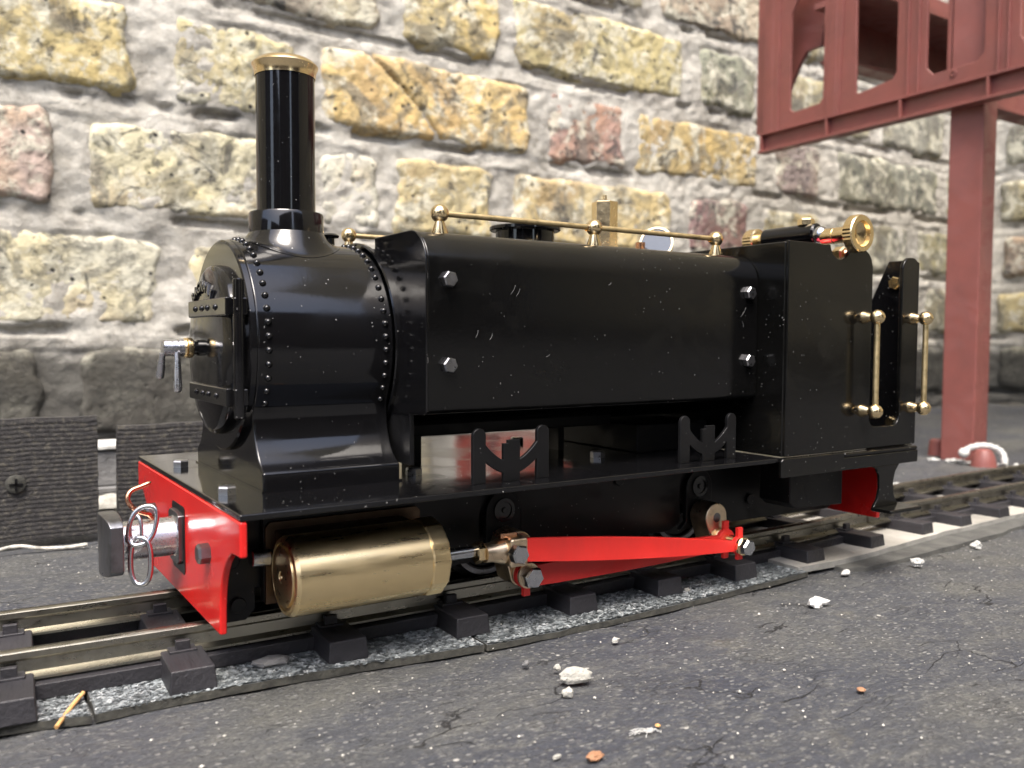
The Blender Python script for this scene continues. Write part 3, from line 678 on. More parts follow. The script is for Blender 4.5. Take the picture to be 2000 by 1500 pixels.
# raised lettering round the top of the door
def letters(txt, R, cz_, x, par):
    for i, chh in enumerate(txt):
        cu = bpy.data.curves.new('letter', 'FONT'); cu.body = chh; cu.size = 2.7*S; cu.extrude = .30*S; cu.bevel_depth = .05*S; cu.align_x = 'CENTER'; cu.resolution_u = 3
        tmp = bpy.data.objects.new('tmp', cu); C.objects.link(tmp); bpy.context.view_layer.update()
        me = bpy.data.meshes.new_from_object(tmp.evaluated_get(bpy.context.evaluated_depsgraph_get())); bpy.data.objects.remove(tmp)
        me.materials.clear(); me.materials.append(BLACK); o = bpy.data.objects.new('raised_letter', me); C.objects.link(o)
        a_ = math.radians((i-(len(txt)-1)/2)*11.0)
        # text faces -x; reading left to right goes from +y to -y
        ex = Vector((0, -math.cos(a_), -math.sin(a_))); ey = Vector((0, -math.sin(a_), math.cos(a_))); ez = ex.cross(ey)
        mt_ = Matrix((ex, ey, ez)).transposed().to_4x4(); o.parent = par
        mt_.translation = P(x, -R*math.sin(a_), cz_+R*math.cos(a_))-WL[par.name]; o.matrix_local = mt_
letters('BAGNALL', 10.6, 73.1, 4.75, door)
# dart handle
dh = M().lathe((4.4, 0, 73.5), (-1, 0, 0), [(0, 1.45), (.9, 1.45), (1.0, 1.2), (1.4, 1.2), (1.5, 1.5), (1.8, 1.5)], 28).build('handle_boss', BLACK, door)
dn = M().lathe((2.7, 0, 73.5), (-1, 0, 0), [(0, 0), (0, 1.75), (.2, 1.85), (.9, 1.85), (1.05, 1.6), (1.2, 1.85), (1.5, 1.7), (1.5, 0)], 28).build('knurled_collar', BRASS, door)
M().lathe((1.3, 0, 73.5), (-1, 0, 0), [(0, 0), (0, 1.6), (1.0, 1.6), (1.05, 1.3), (1.15, 1.3), (1.2, 1.5), (2.1, 1.5), (2.15, 1.4), (2.25, 1.4), (2.3, 1.5), (3.6, 1.5), (3.75, 1.3), (3.75, 0)], 32).build('dart_hub', NICKEL, door)
M().lathe((-.1, -.9, 72.8), (-.02, -.1, -1), [(0, 0), (0, .5), (6.3, .78), (7.0, .66), (7.25, .3), (7.3, 0)], 20).build('dart_handle', NICKEL, door)
M().lathe((-2.3, .5, 72.6), (-.05, .35, -1), [(0, 0), (0, .5), (4.0, .78), (4.7, .66), (4.95, .3), (5.0, 0)], 20).build('dart_handle', NICKEL, door)
# chimney
chx = 20.4
chm = M().lathe((chx, 0, 95.0), (0, 0, 1), [(0, 5.0), (0, 6.95), (3.6, 6.95), (3.95, 6.75), (3.95, 5.45), (29.6, 5.45), (29.6, 4.6), (4, 4.6)], 56).build('chimney', BLACK, L)
cv = []; cf = []; NT, NA = 12, 56
for i in range(NT+1):
    t_ = i/NT; r = 6.9+3.0*t_
    for k in range(NA):
        a_ = 2*math.pi*k/NA; x_ = chx+r*math.cos(a_)*(1 if True else 1); y_ = r*math.sin(a_)*1.12
        zs = SZ+math.sqrt(max(0, (SR+.04)**2-y_*y_)); cv.append((x_, y_, zs+(95.1-zs)*(1-t_)**2.4+.02))
for i in range(NT):
    for k in range(NA): cf.append((i*NA+k, i*NA+(k+1) % NA, (i+1)*NA+(k+1) % NA, (i+1)*NA+k))
M().add(cv, cf).build('chimney_flare', BLACK, chm, ang=60)
M().lathe((chx, 0, 124.3), (0, 0, 1), [(0, 5.5), (0, 5.6), (.5, 5.62), (1.4, 5.8), (2.0, 6.1), (2.2, 6.15), (2.5, 5.95), (3.0, 5.4), (3.4, 4.7), (3.5, 4.3), (3.2, 4.1), (0, 4.1)], 56).build('chimney_cap', BRASS, chm)
M().lathe((29.2, 0, 92.8), (0, 0, 1), [(0, 0), (0, .9), (2, .8), (2.1, .8), (2.2, 1.6), (2.6, 1.75), (3.0, 1.2), (3.1, 0)], 24).build('lubricator_cap', BLACK, L)
# boiler
M().cyl((34.6, 0, 73.6), (1, 0, 0), 83.4, 17.0, n=64).build('boiler', BLACK, L)
M().box(36, 96, -6, 6, 55.4, 62).build('boiler_cradle', FRAME, L, bev=.4)
M().box(96, 118, -15, 15, 49.7, 56).build('ashpan', FRAME, L, bev=.3)
for bx in (46.5, 83.5): M().box(bx, bx+1.6, -2, 4, 49.7, 58.5).build('boiler_stay', FRAME, L)
M().lathe((75.3, 0, 89), (0, 0, 1), [(0, 6.7), (10.4, 6.6), (10.4, 7.7), (10.6, 8.0), (11.2, 8.0), (11.4, 7.7), (11.45, 0)], 56).build('filler_cap', BLACK, L)
sv = M().lathe((98.2, 0, 90), (0, 0, 1), [(0, 3.1), (17.8, 3.1), (18.0, 2.9), (18.0, 0)], 6, (math.cos(.25), math.sin(.25), 0)).build('safety_valve', BRASS, L)
M().lathe((98.2, 0, 107.9), (0, 0, 1), [(0, .55), (1.6, .5), (1.8, .2), (1.85, 0)], 14).build('valve_spindle', BRASS, sv)
ga = M().lathe((114.4, -.5, 99.2), (-.75, -.62, .25), [(-2.5, 0), (-2.5, 3.9), (0, 4.2), (.35, 4.2), (.35, 3.7), (0, 3.6)], 40).build('pressure_gauge', BRASS, L)
M().lathe((114.4, -.5, 99.2), (-.75, -.62, .25), [(.05, 0), (.05, 3.65)], 36).build('gauge_face', GLASS, ga)
M().lathe((110, .5, 96.2), (0, 0, 1), [(-4, 1.2), (3, 1.2), (3, 0)], 16).build('gauge_pipe', COPPER, L)
M().lathe((115.5, -7, 95.0), (0, -.9, .3), [(-5, 1.9), (0, 1.9), (.4, 1.6), (.4, 0)], 24).build('gauge_elbow', BLACK, L)
# side tanks
for sg in (-1, 1):
    yo, yi, r = sg*29.9, sg*9.0, 6.3; zb, zt = 62.2, 94.4
    cx_ = abs(yo)-r
    o2 = [(abs(yi), zb), (abs(yo)-1.1, zb)]+[(q[0], q[1]) for q in arc(abs(yo)-1.1, zb+1.1, 1.1, -90, 0, 5)[1:]]+arc(cx_, zt-r, r, 0, 90, 14)+[(abs(yi), zt+.0)]
    tk = M().prism([(sg*y, z) for y, z in o2], 'x', 34.9, 118.2).build('side_tank', SATIN, L, bev=.35, ang=35, seg=3)
    e0 = [(abs(yi), zb-.2), (abs(yo)-.9, zb-.2)]+arc(abs(yo)-1.0, zb+1.0, 1.2, -90, 0, 5)[1:]+arc(cx_, zt-r, r+.12, 0, 90, 14)+[(abs(yi), zt+.12)]
    M().prism([(sg*y, z) for y, z in e0], 'x', 34.5, 35.0).build('tank_end_plate', BLACK, tk, bev=.2)
    M().prism([(sg*y, z) for y, z in [(8, zb-.6), (23.5, zb-.6), (23.5, zb), (8, zb)]], 'x', 34.5, 118).build('tank_floor', BLACK, tk)
    for bx in (38.9, 114.9):
        for bz in (85.7, 70.7): M().hexbolt((bx, sg*29.9, bz), (0, sg, 0), 1.3, 1.45, .35).build('tank_bolt', BOLT, tk)
    st0 = None
    for bx in (42.0, 78.2, 113.6):
        ms = M().lathe((bx, sg*21.2, zt), (0, 0, 1), [(0, 0), (0, 1.65), (.15, 1.68), (2.5, .85), (2.6, .85)], 28)
        ms.sphere((bx, sg*21.2, zt+3.95), 1.72, 28, (0, 1, 0))
        if bx != 42.0: ms.lathe((bx-1.9, sg*21.2, zt+3.85), (1, 0, 0), [(-.1, .75), (.3, .85), (.8, .8)], 16)
        ms.build('rail_stanchion', BRASS, tk, ang=40)
    M().cyl((42.5, sg*21.2, zt+3.95), (1, 0, 0), 71, .56, n=14).build('tank_rail', ROLLED, tk)
for (lx, lz, ln, an_) in ((52, 83.5, 1.9, 60), (53.2, 83.2, 1.6, 62), (44.5, 75.5, 1.5, 70), (47.5, 75.2, 1.2, 65), (112.6, 80.4, 2.6, 52), (113.0, 79.5, 1.4, -70), (60, 72, .9, 30), (75, 86, .8, 40)):
    q0 = (lx, -29.95, lz); q1 = (lx+ln*math.cos(math.radians(an_)), -29.98, lz+ln*math.sin(math.radians(an_)))
    M().tube(smooth([q0, ((q0[0]+q1[0])/2+.12, -30.0, (q0[2]+q1[2])/2), q1], 3), .03, 5).build('lint_fibre', SLATE, L, ang=60)
# cab
M().box(118.25, 119.1, -37.2, 37.2, 49.7, 96.7).build('cab_front', CABP, L, bev=.3)
for sg in (-1, 1):
    pts = [(118.5, 49.75), (166.9, 49.75), (166.9, 91.2)]+arc(164.4, 93.0, 2.5, 0, 90, 6)+arc(163.2, 92.5, 3.0, 90, 180, 6)+[(160.2, 57.5)]+arc(157.6, 57.4, 2.6, 0, -90, 5)+arc(150.3, 56.9, 2.0, -90, -180, 5)+[(148.2, 92.5)]+arc(144.2, 92.5, 4.0, 0, 90, 8)+[(140.0, 96.6)]+arc(136.2, 97.3, 3.6, -10, -170, 12)+[(132.4, 96.9), (118.5, 96.9)]
    cs = M().prism(pts, 'y', *sorted((sg*36.9, sg*37.9))).build('cab_side', CABP, L, bev=.28, seg=3)
    # rear pillar return
    M().prism([(sg*y, z) for y, z in [(36.8, 49.8), (36.8, 95.2), (30.3, 95.2), (25.4, 85), (25.2, 78), (25.2, 49.8)]], 'x', 165.6, 166.6).build('cab_rear_panel', BLACK, L, bev=.2)
    for hz in (89.6, 54.6): M().hexbolt((165.6, sg*33.0, hz), (-1, 0, 0), 1.8, 1.7, .2).build('panel_nut', BRASS, L)
    M().cyl((166.6, sg*37.2, 49.8), (0, 0, 1), 44.8, .75, n=20, ch=.2).build('pillar_beading', BLACK, cs)
    for hx in (145.3, 164.6):
        hr = M().cyl((hx, sg*41.4, 58.9), (0, 0, 1), 21.8, .66, n=16).build('handrail', ROLLED, L)
        for hz in (80.7, 58.9):
            q_ = M().lathe((hx, sg*37.9, hz), (0, sg, 0), [(-.2, 1.0), (0, 1.5), (.3, 1.5), (1.9, .9), (2.4, .8)], 24); q_.sphere((hx, sg*41.4, hz), 1.72, 24, (1, 0, 0)); q_.build('handrail_knob', BRASS, hr, ang=40)
        for hz in (80.7, 58.9): M().lathe((hx, sg*36.9, hz), (0, -sg, 0), [(0, 1.3), (.9, 1.2), (1.2, .6), (1.9, .6), (1.9, 0)], 16).build('handrail_nut', BRASS, hr)
    va = M().prism([(116.3, 45.4), (116.3, 49.0), (116.9, 49.6), (138, 49.6), (138, 48.4), (166.9, 48.4), (166.9, 45.4)], 'y', *sorted((sg*37.95, sg*38.9))).build('valance', CABP, L, bev=.25)
    M().box(138.2, 166.8, *sorted((sg*36.9, sg*38.9)), 48.4, 49.4).build('ledge', SATIN, va, bev=.45, seg=3)
    M().prism([(148.6, 45.4), (150.6, 44.8), (151.6, 43.2), (151.9, 40), (151.2, 37.5), (149.6, 35.6), (159.2, 35.6), (157.6, 38), (157.2, 41), (158, 43.6), (159.6, 45.4)], 'y', *sorted((sg*37.95, sg*38.7))).build('step_hanger', CABP, L, bev=.15)
    M().box(149.4, 161.6, *sorted((sg*38, sg*43.5)), 34.7, 35.6).build('cab_step', CABP, L, bev=.3)
    M().prism([(126.5, 38.0), (126.5, 48.6), (145.5, 48.6), (145.5, 36.0), (128.5, 36.6)], 'y', *sorted((sg*24, sg*33))).build('ashpan_box', FRAME, L, bev=.3)
M().cyl((118.0, 0, 75), (1, 0, 0), 10, 15, n=48, ch=.5).build('backhead', FRAME, L)
M().cyl((139.5, -13.4, 100.6), (0, -1, 0), 15.6, 2.45, n=32, ch=.35).build('lubricator_tank', BLACK, L)
M().hexbolt((139.5, -25.5, 102.9), (0, 0, 1), 1.5, 2.0, .2).build('filler_plug', BRASS, L)
M().sphere((139.2, -29.9, 100.2), 2.0, 24).build('steel_ball', STEEL, L)
def knurl(o, ax, prof, n=48, amp=.16):
    m_ = M(); ax = Vector(ax); e1 = Vector((0, 0, 1)); e2 = ax.cross(e1); vs = []; fs = []
    for d, r, kn in prof:
        for k in range(n):
            a_ = 2*math.pi*k/n; rr = r*(1-(amp/r if kn and k % 2 else 0)); vs.append(Vector(o)+ax*d+(e1*math.cos(a_)+e2*math.sin(a_))*rr)
    for i in range(len(prof)-1):
        for k in range(n): fs.append((i*n+k, i*n+(k+1) % n, (i+1)*n+(k+1) % n, (i+1)*n+k))
    return m_.add(vs, fs)
for sg, yk, yst in ((-1, -38.6, -31.4), (1, 14.0, 0)):
    if sg < 0:
        k_ = knurl((139.5, yk, 99.5), (0, -1, 0), [(-.0, .1, 0), (0, 4.0, 0), (.2, 4.3, 1), (2.2, 4.3, 1), (2.5, 4.05, 0), (2.5, 2.9, 0), (1.6, 2.7, 0), (.9, 0.05, 0)], 64).build('valve_knob', BRASS, L, ang=25)
        M().lathe((139.5, -30.8, 99.6), (0, -1, 0), [(0, 1.9), (3.0, 1.9), (3.1, 1.75), (3.3, 1.9), (8.2, 1.9)], 24).build('knob_stem', BRASS, k_)
    else:
        k_ = knurl((139.5, -11.2, 100.4), (0, 1, 0), [(0, .1, 0), (0, 2.6, 0), (.2, 3.1, 1), (2.8, 3.1, 1), (3.2, 2.8, 0), (3.2, .05, 0)], 48).build('regulator_knob', BRASS, L, ang=25)
        M().lathe((139.5, -11.2, 100.4), (0, -1, 0), [(0, 1.7), (3, 1.7), (3, 0)], 24).build('knob_stem', BRASS, k_)
M().hexbolt((150.5, -26, 96.4), (0, -1, 0), 2.6, 1.9, .1).build('gas_filler_nut', BRASS, L)
M().cyl((150.5, -28.4, 96.4), (.5, -.8, 0), 3.0, 1.2, n=16).build('gas_filler_tip', COPPER, L)
M().sphere((137.6, -30.5, 95.4), 2.3, 20).build('lever_grip', PINK, L)
M().cyl((137.6, -30.5, 80), (0, 0, 1), 14, .7, n=12).build('regulator_lever', STEEL, L)
# spring hangers on the running plate
def hanger(x0, y):
    w_, pw = 16.4, 2.7; c0, c1 = x0+6.4, x0+10.0; zc = lambda x, base, rise: base+rise*(abs(x-(x0+8.2))/(w_/2-pw))**1.8
    lo = lambda x: zc(x, 50.9, 2.6); hi = lambda x: zc(x, 53.2, 3.4)
    xs_ = lambda a_, b_, n_: [a_+(b_-a_)*i/n_ for i in range(n_+1)]
    pts = [(x0, 49.7)]+[(x0, 58.2)]+arc(x0+pw/2, 58.2, pw/2, 180, 0, 10)[1:]
    pts += [(x, hi(x)) for x in xs_(x0+pw, c0, 6)]+[(c0, 56.6), (c0+1, 56.6), (c0+1, 57.2), (c1, 57.2)]+[(x, hi(x)) for x in xs_(c1, x0+w_-pw, 6)]
    pts += arc(x0+w_-pw/2, 58.2, pw/2, 180, 0, 10)+[(x0+w_, 49.7), (x0+w_-pw, 49.7)]
    pts += [(x, lo(x)) for x in xs_(x0+w_-pw, c1, 6)]+[(c1, 49.7), (c0, 49.7)]+[(x, lo(x)) for x in xs_(c0, x0+pw, 6)]+[(x0+pw, 49.7)]
    return M().prism(pts, 'y', y-.38, y+.38)
for sg in (-1,):
    for x0 in (42.2, 92.0): hanger(x0, sg*32.6).build('leaf_spring', FRAME, L, bev=.1)
# cylinders and motion
for sg in (-1, 1):
    Y = lambda v: sg*v
    cb = M().prism([(9.2, 30.6), (9.2, 43.6), (10.0, 44.5), (37.4, 44.5), (38.2, 43.6), (38.2, 30.6)], 'y', *sorted((sg*19.8, sg*20.7))).build('cylinder_flange', TARN, L, bev=.15)
    M().box(9.0, 37.6, *sorted((sg*18.2, sg*20.0)), 30.8, 45.6).build('valve_chest', FRAME, L, bev=.2)
    M().box(10.8, 34.2, *sorted((sg*20.6, sg*27)), 30.9, 43.2).build('cylinder_block', TARN, L, bev=.4)
    cl = M().lathe((9.9, sg*27, 36.7), (1, 0, 0), [(-.5, 0), (-.3, .25), (-.1, .35), (-.1, .9), (-.25, 1.0), (-.05, 4.6), (.0, 4.9), (.45, 5.0), (.45, 5.5), (.15, 5.6), (.3, 6.2), (.9, 6.6), (24.2, 6.62), (24.2, 6.0), (24.4, 6.0), (24.4, 0)], 72).build('cylinder', CYLB, L, ang=30)
    rc = M().lathe((34.1, sg*27, 36.7), (1, 0, 0), [(0, 6.0), (0, 6.85), (.3, 7.0), (3.1, 7.0), (3.4, 6.8), (3.4, 0)], 12).build('cylinder_cover', CYLB, cl, ang=20)
    M().cyl((37, sg*27, 36.2), (1, 0, 0), 12, 1.12, n=24).build('piston_rod', STEEL, cl)
    M().hexbolt((40.8, sg*21.6, 38.8), (1, 0, 0), 1.6, 1.7, .2).build('cover_bolt', STEEL, cl)
    M().cyl((6.4, sg*21.5, 39), (1, 0, 0), 3.2, 1.55, n=24, ch=.2).build('valve_rod', STEEL, cl)
    M().lathe((46.0, sg*27.4, 36.0), (1, 0, 0), [(0, 1.1), (0, 1.9), (.25, 2.15), (1.3, 2.15), (1.6, 1.9)], 6).build('gland_nut', BRASS, cl, ang=20)
    xh = M().lathe((47.4, sg*28.2, 35.9), (1, 0, 0), [(0, 1.2), (0, 1.75), (1.6, 1.85), (4.4, 2.75), (5.2, 2.8), (6.6, 2.8), (6.6, 0)], 28).build('crosshead', BRONZE, L, ang=35)
    M().box(51.2, 55.2, *sorted((sg*28, sg*31.6)), 33.2, 38.7).build('crosshead_fork', BRONZE, xh, bev=.7, seg=3)
    M().box(50, 53.6, *sorted((sg*27, sg*30)), 38.6, 39.5).build('crosshead_shoe', COPPER, xh, bev=.15)
    M().hexbolt((52.3, sg*31.6, 36.0), (0, sg, 0), 2.0, 1.85, .35).build('crosshead_bolt', STEEL, xh)
    # cranks
    for ax_, px_ in ((57.3, 58.0), (111.4, 112.6)):
        dz, dx = 30.0-35.0, px_-ax_; an = math.degrees(math.atan2(dz, dx)); r1, r2 = 3.3, 2.6
        pts = arc(ax_, 35.0, r1, an+90, an+270, 14)+arc(px_, 30.0, r2, an-90, an+90, 12)
        ck = M().prism(pts, 'y', *sorted((sg*19.6, sg*25.0))).build('crank', BRONZE, L, bev=.35, seg=3)
        M().cyl((ax_, sg*24.6, 35.0), (0, sg, 0), .45, 1.1, n=20).build('axle_end', DSTEEL, ck)
        M().cyl((px_, sg*25, 30.0), (0, sg, 0), .8, 2.4, n=28, ch=.15).build('crank_washer', BRONZE, ck)
    # coupling rod
    def rodpts(xa, za, xb, zb, ha, hm, hb):
        top = []; bot = []
        for i in range(17):
            u = i/16; x_ = xa+(xb-xa)*u; z_ = za+(zb-za)*u; h = (ha*(1-u)+hb*u)+(hm-(ha+hb)/2)*4*u*(1-u); top.append((x_, z_+h/2)); bot.append((x_, z_-h/2))
        return bot+top[::-1]
    cr = M().prism(rodpts(59.4, 29.6, 111.4, 29.6, 4.1, 4.6, 3.4), 'y', *sorted((sg*25.9, sg*27.0))).build('coupling_rod', RODRED, L, bev=.12)
    for px_ in (58.0, 112.6):
        M().cyl((px_, sg*25.8, 30.0), (0, sg, 0), 1.3, 2.55, n=28, ch=.12).box(px_-.75, px_+.75, *sorted((sg*26, sg*26.9)), 25.9, 34.4).build('rod_boss', RODRED, cr, bev=.1)
    M().cyl((58.0, sg*27.1, 30.0), (0, sg, 0), .5, 2.45, n=28).build('pin_washer', BRONZE, cr)
    M().hexbolt((58.0, sg*27.6, 30.0), (0, sg, 0), 2.2, 2.15, .35).build('crank_pin_bolt', STEEL, cr)
    M().cyl((112.6, sg*27.1, 30.0), (0, sg, 0), 2.8, 1.5, n=24).build('pin_spacer', BRASS, cr)
    # connecting rod
    c2 = M().prism(rodpts(53.7, 36.2, 111.4, 29.55, 4.3, 4.5, 2.3), 'y', *sorted((sg*29.9, sg*31.0))).build('connecting_rod', RODRED, L, bev=.12)
    M().cyl((112.7, sg*29.9, 29.6), (0, sg, 0), 1.3, 2.1, n=28, ch=.12).box(112.0, 113.5, *sorted((sg*30, sg*30.9)), 26.4, 33.6).build('rod_boss', RODRED, c2, bev=.1)
    M().cyl((112.7, sg*31.2, 29.6), (0, sg, 0), .8, 2.05, n=28, ch=.1).build('pin_washer', BRASS, c2)
    M().hexbolt((112.7, sg*32.0, 29.6), (0, sg, 0), 1.8, 1.85, .3).build('crank_pin_bolt', STEEL, c2)
# chain hanging on the coupling hook
chn = thing('coupling_chain', (-7, -4.2, 33), 'short steel coupling chain hanging from the copper hook over the centre buffer', 'chain')
def link(c, ux, uz, a_, b_, r=.5, name='chain_link', n=36):
    c = Vector(c); ux = Vector(ux).normalized(); uz = Vector(uz).normalized(); pts = []
    for k in range(n):
        t_ = 2*math.pi*k/n; cx_ = math.copysign(abs(math.cos(t_))**.82, math.cos(t_)); sz_ = math.copysign(abs(math.sin(t_))**.82, math.sin(t_))
        pts.append(c+ux*a_*cx_+uz*b_*sz_)
    return M().tube(pts, r, 12, True).build(name, STEEL, chn, ang=60)
link((-7.0, -4.3, 42.9), (.9, -.35, .12), (.22, .1, 1), 2.25, 3.35, .42)
link((-8.0, -3.6, 42.1), (.5, -.5, .1), (0, .2, 1), 1.15, 2.6, .34)
link((-7.5, -4.9, 36.9), (.8, -.5, 0), (.03, .1, 1), 1.75, 4.0, .46)

# ================================================================== boards and debris behind the track
def grooved(x0, x1, y, z0, z1, lab, tilt=0.0):
    T = thing('grooved_board', ((x0+x1)/2, y, z0), lab, 'wooden board', 'dark grooved boards behind the track')
    prof = [(y+3, z1), (y+3, z0), (y, z0)]; z = z0; k = 0
    while z < z1-1.2: prof += [(y, z+.12), (y-.12, z+.35), (y-.12, z+.85), (y, z+1.1)]; z += 1.2
    prof += [(y, z1)]
    m_ = M(); n_ = int((x1-x0)/2.2); kk = len(prof); vs = []; fs = []
    for i in range(n_+1):
        x = x0+(x1-x0)*i/n_
        for (py, pz) in prof:
            e = .12*fb(x, pz, 3, .3, 3); vs.append((x+(.5*fb(pz, 5, x0, .25, 2) if i in (0, n_) else 0), py+e+tilt*(x-x0), pz+.35*fb(x, 2, 1, .10, 3)))
    for i in range(n_):
        for j in range(kk): fs.append((i*kk+j, i*kk+(j+1) % kk, (i+1)*kk+(j+1) % kk, (i+1)*kk+j))
    fs += [tuple(range(kk)), tuple(range(n_*kk, n_*kk+kk))]
    m_.add(vs, fs); m_.build('board_face', BOARD, T, ang=50); return T
g1 = grooved(-120, 1.0, 102, 20.4, 53.4, 'dark grooved timber board standing behind the track at the left edge, with a crosshead screw')
g2 = grooved(6.1, 88, 103.5, 17.5, 50.2, 'dark grooved timber board standing behind the smokebox, right of the gap')
sc_ = M().lathe((-19.1, 101.5, 36.2), (0, -1, 0), [(0, 2.5), (.4, 2.4), (.7, 1.8), (.8, 0)], 24).build('screw_head', FELTEDGE, g1)
M().box(-19.4, -18.8, 100.4, 100.8, 34.6, 37.8).box(-20.7, -17.5, 100.4, 100.8, 35.9, 36.5).build('screw_slot', FRAME, sc_)
def lump(name, c, rx, ry, rz, mt, lab, cat, seed, n1=12, n2=9, amp=.35, group=None, parent=None, rot=0.0):
    m_ = M(); vs = []; fs = []; c = Vector(c)
    for j in range(n2+1):
        ph = math.pi*j/n2
        for i in range(n1):
            th = 2*math.pi*i/n1; d = Vector((math.sin(ph)*math.cos(th), math.sin(ph)*math.sin(th), math.cos(ph)))
            k = 1+amp*fb(d.x*1.3+seed*3.7, d.y*1.3, d.z*1.3+seed, 1.0, 4)*1.6
            q = Vector((d.x*rx*k, d.y*ry*k, max(d.z*rz*k, -rz*.75))); q = Matrix.Rotation(rot, 3, 'Z') @ q; vs.append(c+q)
    for j in range(n2):
        for i in range(n1): fs.append((j*n1+i, j*n1+(i+1) % n1, (j+1)*n1+(i+1) % n1, (j+1)*n1+i))
    m_.add(vs, fs); o = m_.build(name, mt, parent, ang=25)
    if lab: tag(o, lab, cat, group)
    return o
def block(name, x0, x1, y0, y1, z0, z1, mt, lab, cat, group=None):
    o = M().box(x0, x1, y0, y1, z0, z1).build(name, mt, bev=.5); return tag(o, lab, cat, group)
block('slate_offcut', -2, 17, 128, 150, 29.5, 40.6, SLATE, 'grey slate block seen in the gap between the two dark boards', 'slate')
block('timber_batten', -6, 22, 127, 145, 40.7, 42.2, WHITEP, 'white painted batten lying on the slate block in the gap', 'batten')
block('timber_batten', -4, 20, 126, 140, 27.6, 29.4, SLATE, 'pale grey batten under the slate block in the gap between the boards', 'batten')
lump('mortar_lump', (8, 125, 23.5), 9, 5, 3.2, CHALK, 'pale mortar lump at the bottom of the gap between the boards', 'mortar', 3)
lump('mortar_lump', (9, 112, 18.6), 4, 3, 2.2, CHALK, 'small pale mortar lump behind the centre buffer head', 'mortar', 5)
cu = smooth([(-29, 95, 18.7), (-24, 95.5, 20.2), (-19, 96, 20.6), (-14, 96, 19.4), (-8, 95.4, 19.0), (-3, 95, 19.3)])
tag(M().tube(cu, .5, 8).build('fibre_curl', GRIT, ang=60), 'pale fibre curl lying under the left dark board', 'fibre')
# ================================================================== girder bridge
B = thing('girder_bridge', (440, 110, 12.5), 'oxide red girder bridge crossing above the track on a square post', 'bridge')
def gy(y, x_off=0.0): return 404+.049*(y-91)+x_off
ge = thing; yfar, ynear = 225.5, -70.0
def gprism(loops, t0, t1):
    m_ = M().prism(loops, 'x', 0, 1)
    for q in m_.v:
        tt = t0 if q.x < .5 else t1; q.x = gy(q.y, tt)
    return m_
ops = [[(203.5, 217.6), (203.5, 276), (194, 290), (178.5, 290), (178.5, 219.5), (181, 216.6), (200.5, 215.6)],
       [(155.0, 216.6), (156.0, 290), (129, 290), (129, 222), (131.5, 218.5), (152.5, 216.0)],
       [(110.9, 219), (110.9, 290), (79.5, 290), (79.5, 219), (83, 215.5), (107, 215)],
       [(61.6, 222), (62.6, 290), (34, 290), (34, 222), (37, 217.5), (58.5, 217)],
       [(12, 219), (12, 290), (-18, 290), (-18, 219), (-15, 215.5), (9, 215.5)]]
web = gprism([[(yfar, 206.6), (yfar, 306), (ynear, 306), (ynear, 206.6)]]+ops, 1.2, 2.8).build('end_girder', OXIDE, B, bev=.4)
for z0_, z1_, d0 in ((194.3, 195.9, -2.6), (205.6, 207.0, -1.4), (304, 307, -2.6)):
    gprism([[(yfar+1, z0_), (yfar+1, z1_), (ynear, z1_), (ynear, z0_)]], d0, 5.2).build('girder_flange', OXIDE, web, bev=.25)
gprism([[(yfar, 195.9), (yfar, 205.6), (ynear, 205.6), (ynear, 195.9)]], 1.8, 3.0).build('flange_web', OXIDE, web)
for yy in (225.0, 173.8, 124.8, 75.8, 26.8, -22):
    gprism([[(yy+.7, 195.9), (yy+.7, 205.6), (yy-.7, 205.6), (yy-.7, 195.9)]], -1.6, 1.8).build('stiffener', OXIDE, web, bev=.2)
for yy in (218, 169.5, 121.8, 115.6, 72, 67, 22): gprism([[(yy+.6, 207), (yy+.6, 304), (yy-.6, 304), (yy-.6, 207)]], 0.1, 1.3).build('web_rib', OXIDE, web, bev=.3)
gprism([[(176, 207), (172.0, 304), (163.0, 304), (166.5, 207)]], .3, 1.25).build('web_plate', OXIDE, web, bev=.3)
gprism([[(222, 207), (222, 304), (212.0, 304), (212.5, 207)]], .3, 1.25).build('web_plate', OXIDE, web, bev=.3)
M().lathe((gy(95.5, 1.2), 95.5, 212.6), (-1, .05, 0), [(0, 1.9), (.5, 1.9), (.6, 1.0), (.1, .8), (.1, 0)], 20).build('screw_boss', OXIDE, web)
for ys_, zb_, h_ in ((186, 248, 58), (99, 203, 68)):
    sg_ = M().box(409 if ys_ < 150 else 428, 800, ys_, ys_+2.5, zb_, zb_+h_).build('side_girder', OXIDE, B, bev=.3)
    M().box(409 if ys_ < 150 else 428, 800, ys_-3.5, ys_+9, zb_-2.2, zb_).build('girder_flange', OXIDE, sg_, bev=.3)
M().prism([(y*1.0477+7.9, 75.5+(z-75.5)*1.0477) for y, z in [(203.0, 205), (202.2, 214), (200.6, 222), (197.0, 231), (191.5, 241), (186.5, 247.5), (176, 248), (170, 290), (224, 290), (224, 205)]], 'x', 425, 428).build('corner_bracket', OXIDE, B, bev=.3)
M().box(409.5, 800, 150, 186, 272.5, 276).build('deck', OXIDE, B)
th_ = math.radians(7)
pv = []
for zz_ in (12.0, 303):
    for (a_, b_) in ((-8.4, -8.4), (8.4, -8.4), (8.4, 8.4), (-8.4, 8.4)):
        pv.append((417.5+a_*math.cos(th_)-b_*math.sin(th_), 91+a_*math.sin(th_)+b_*math.cos(th_), zz_))
post = M().add(pv, [(0, 3, 2, 1), (4, 5, 6, 7), (0, 1, 5, 4), (1, 2, 6, 5), (2, 3, 7, 6), (3, 0, 4, 7)]).build('post', OXIDE, B, bev=.8, seg=3)
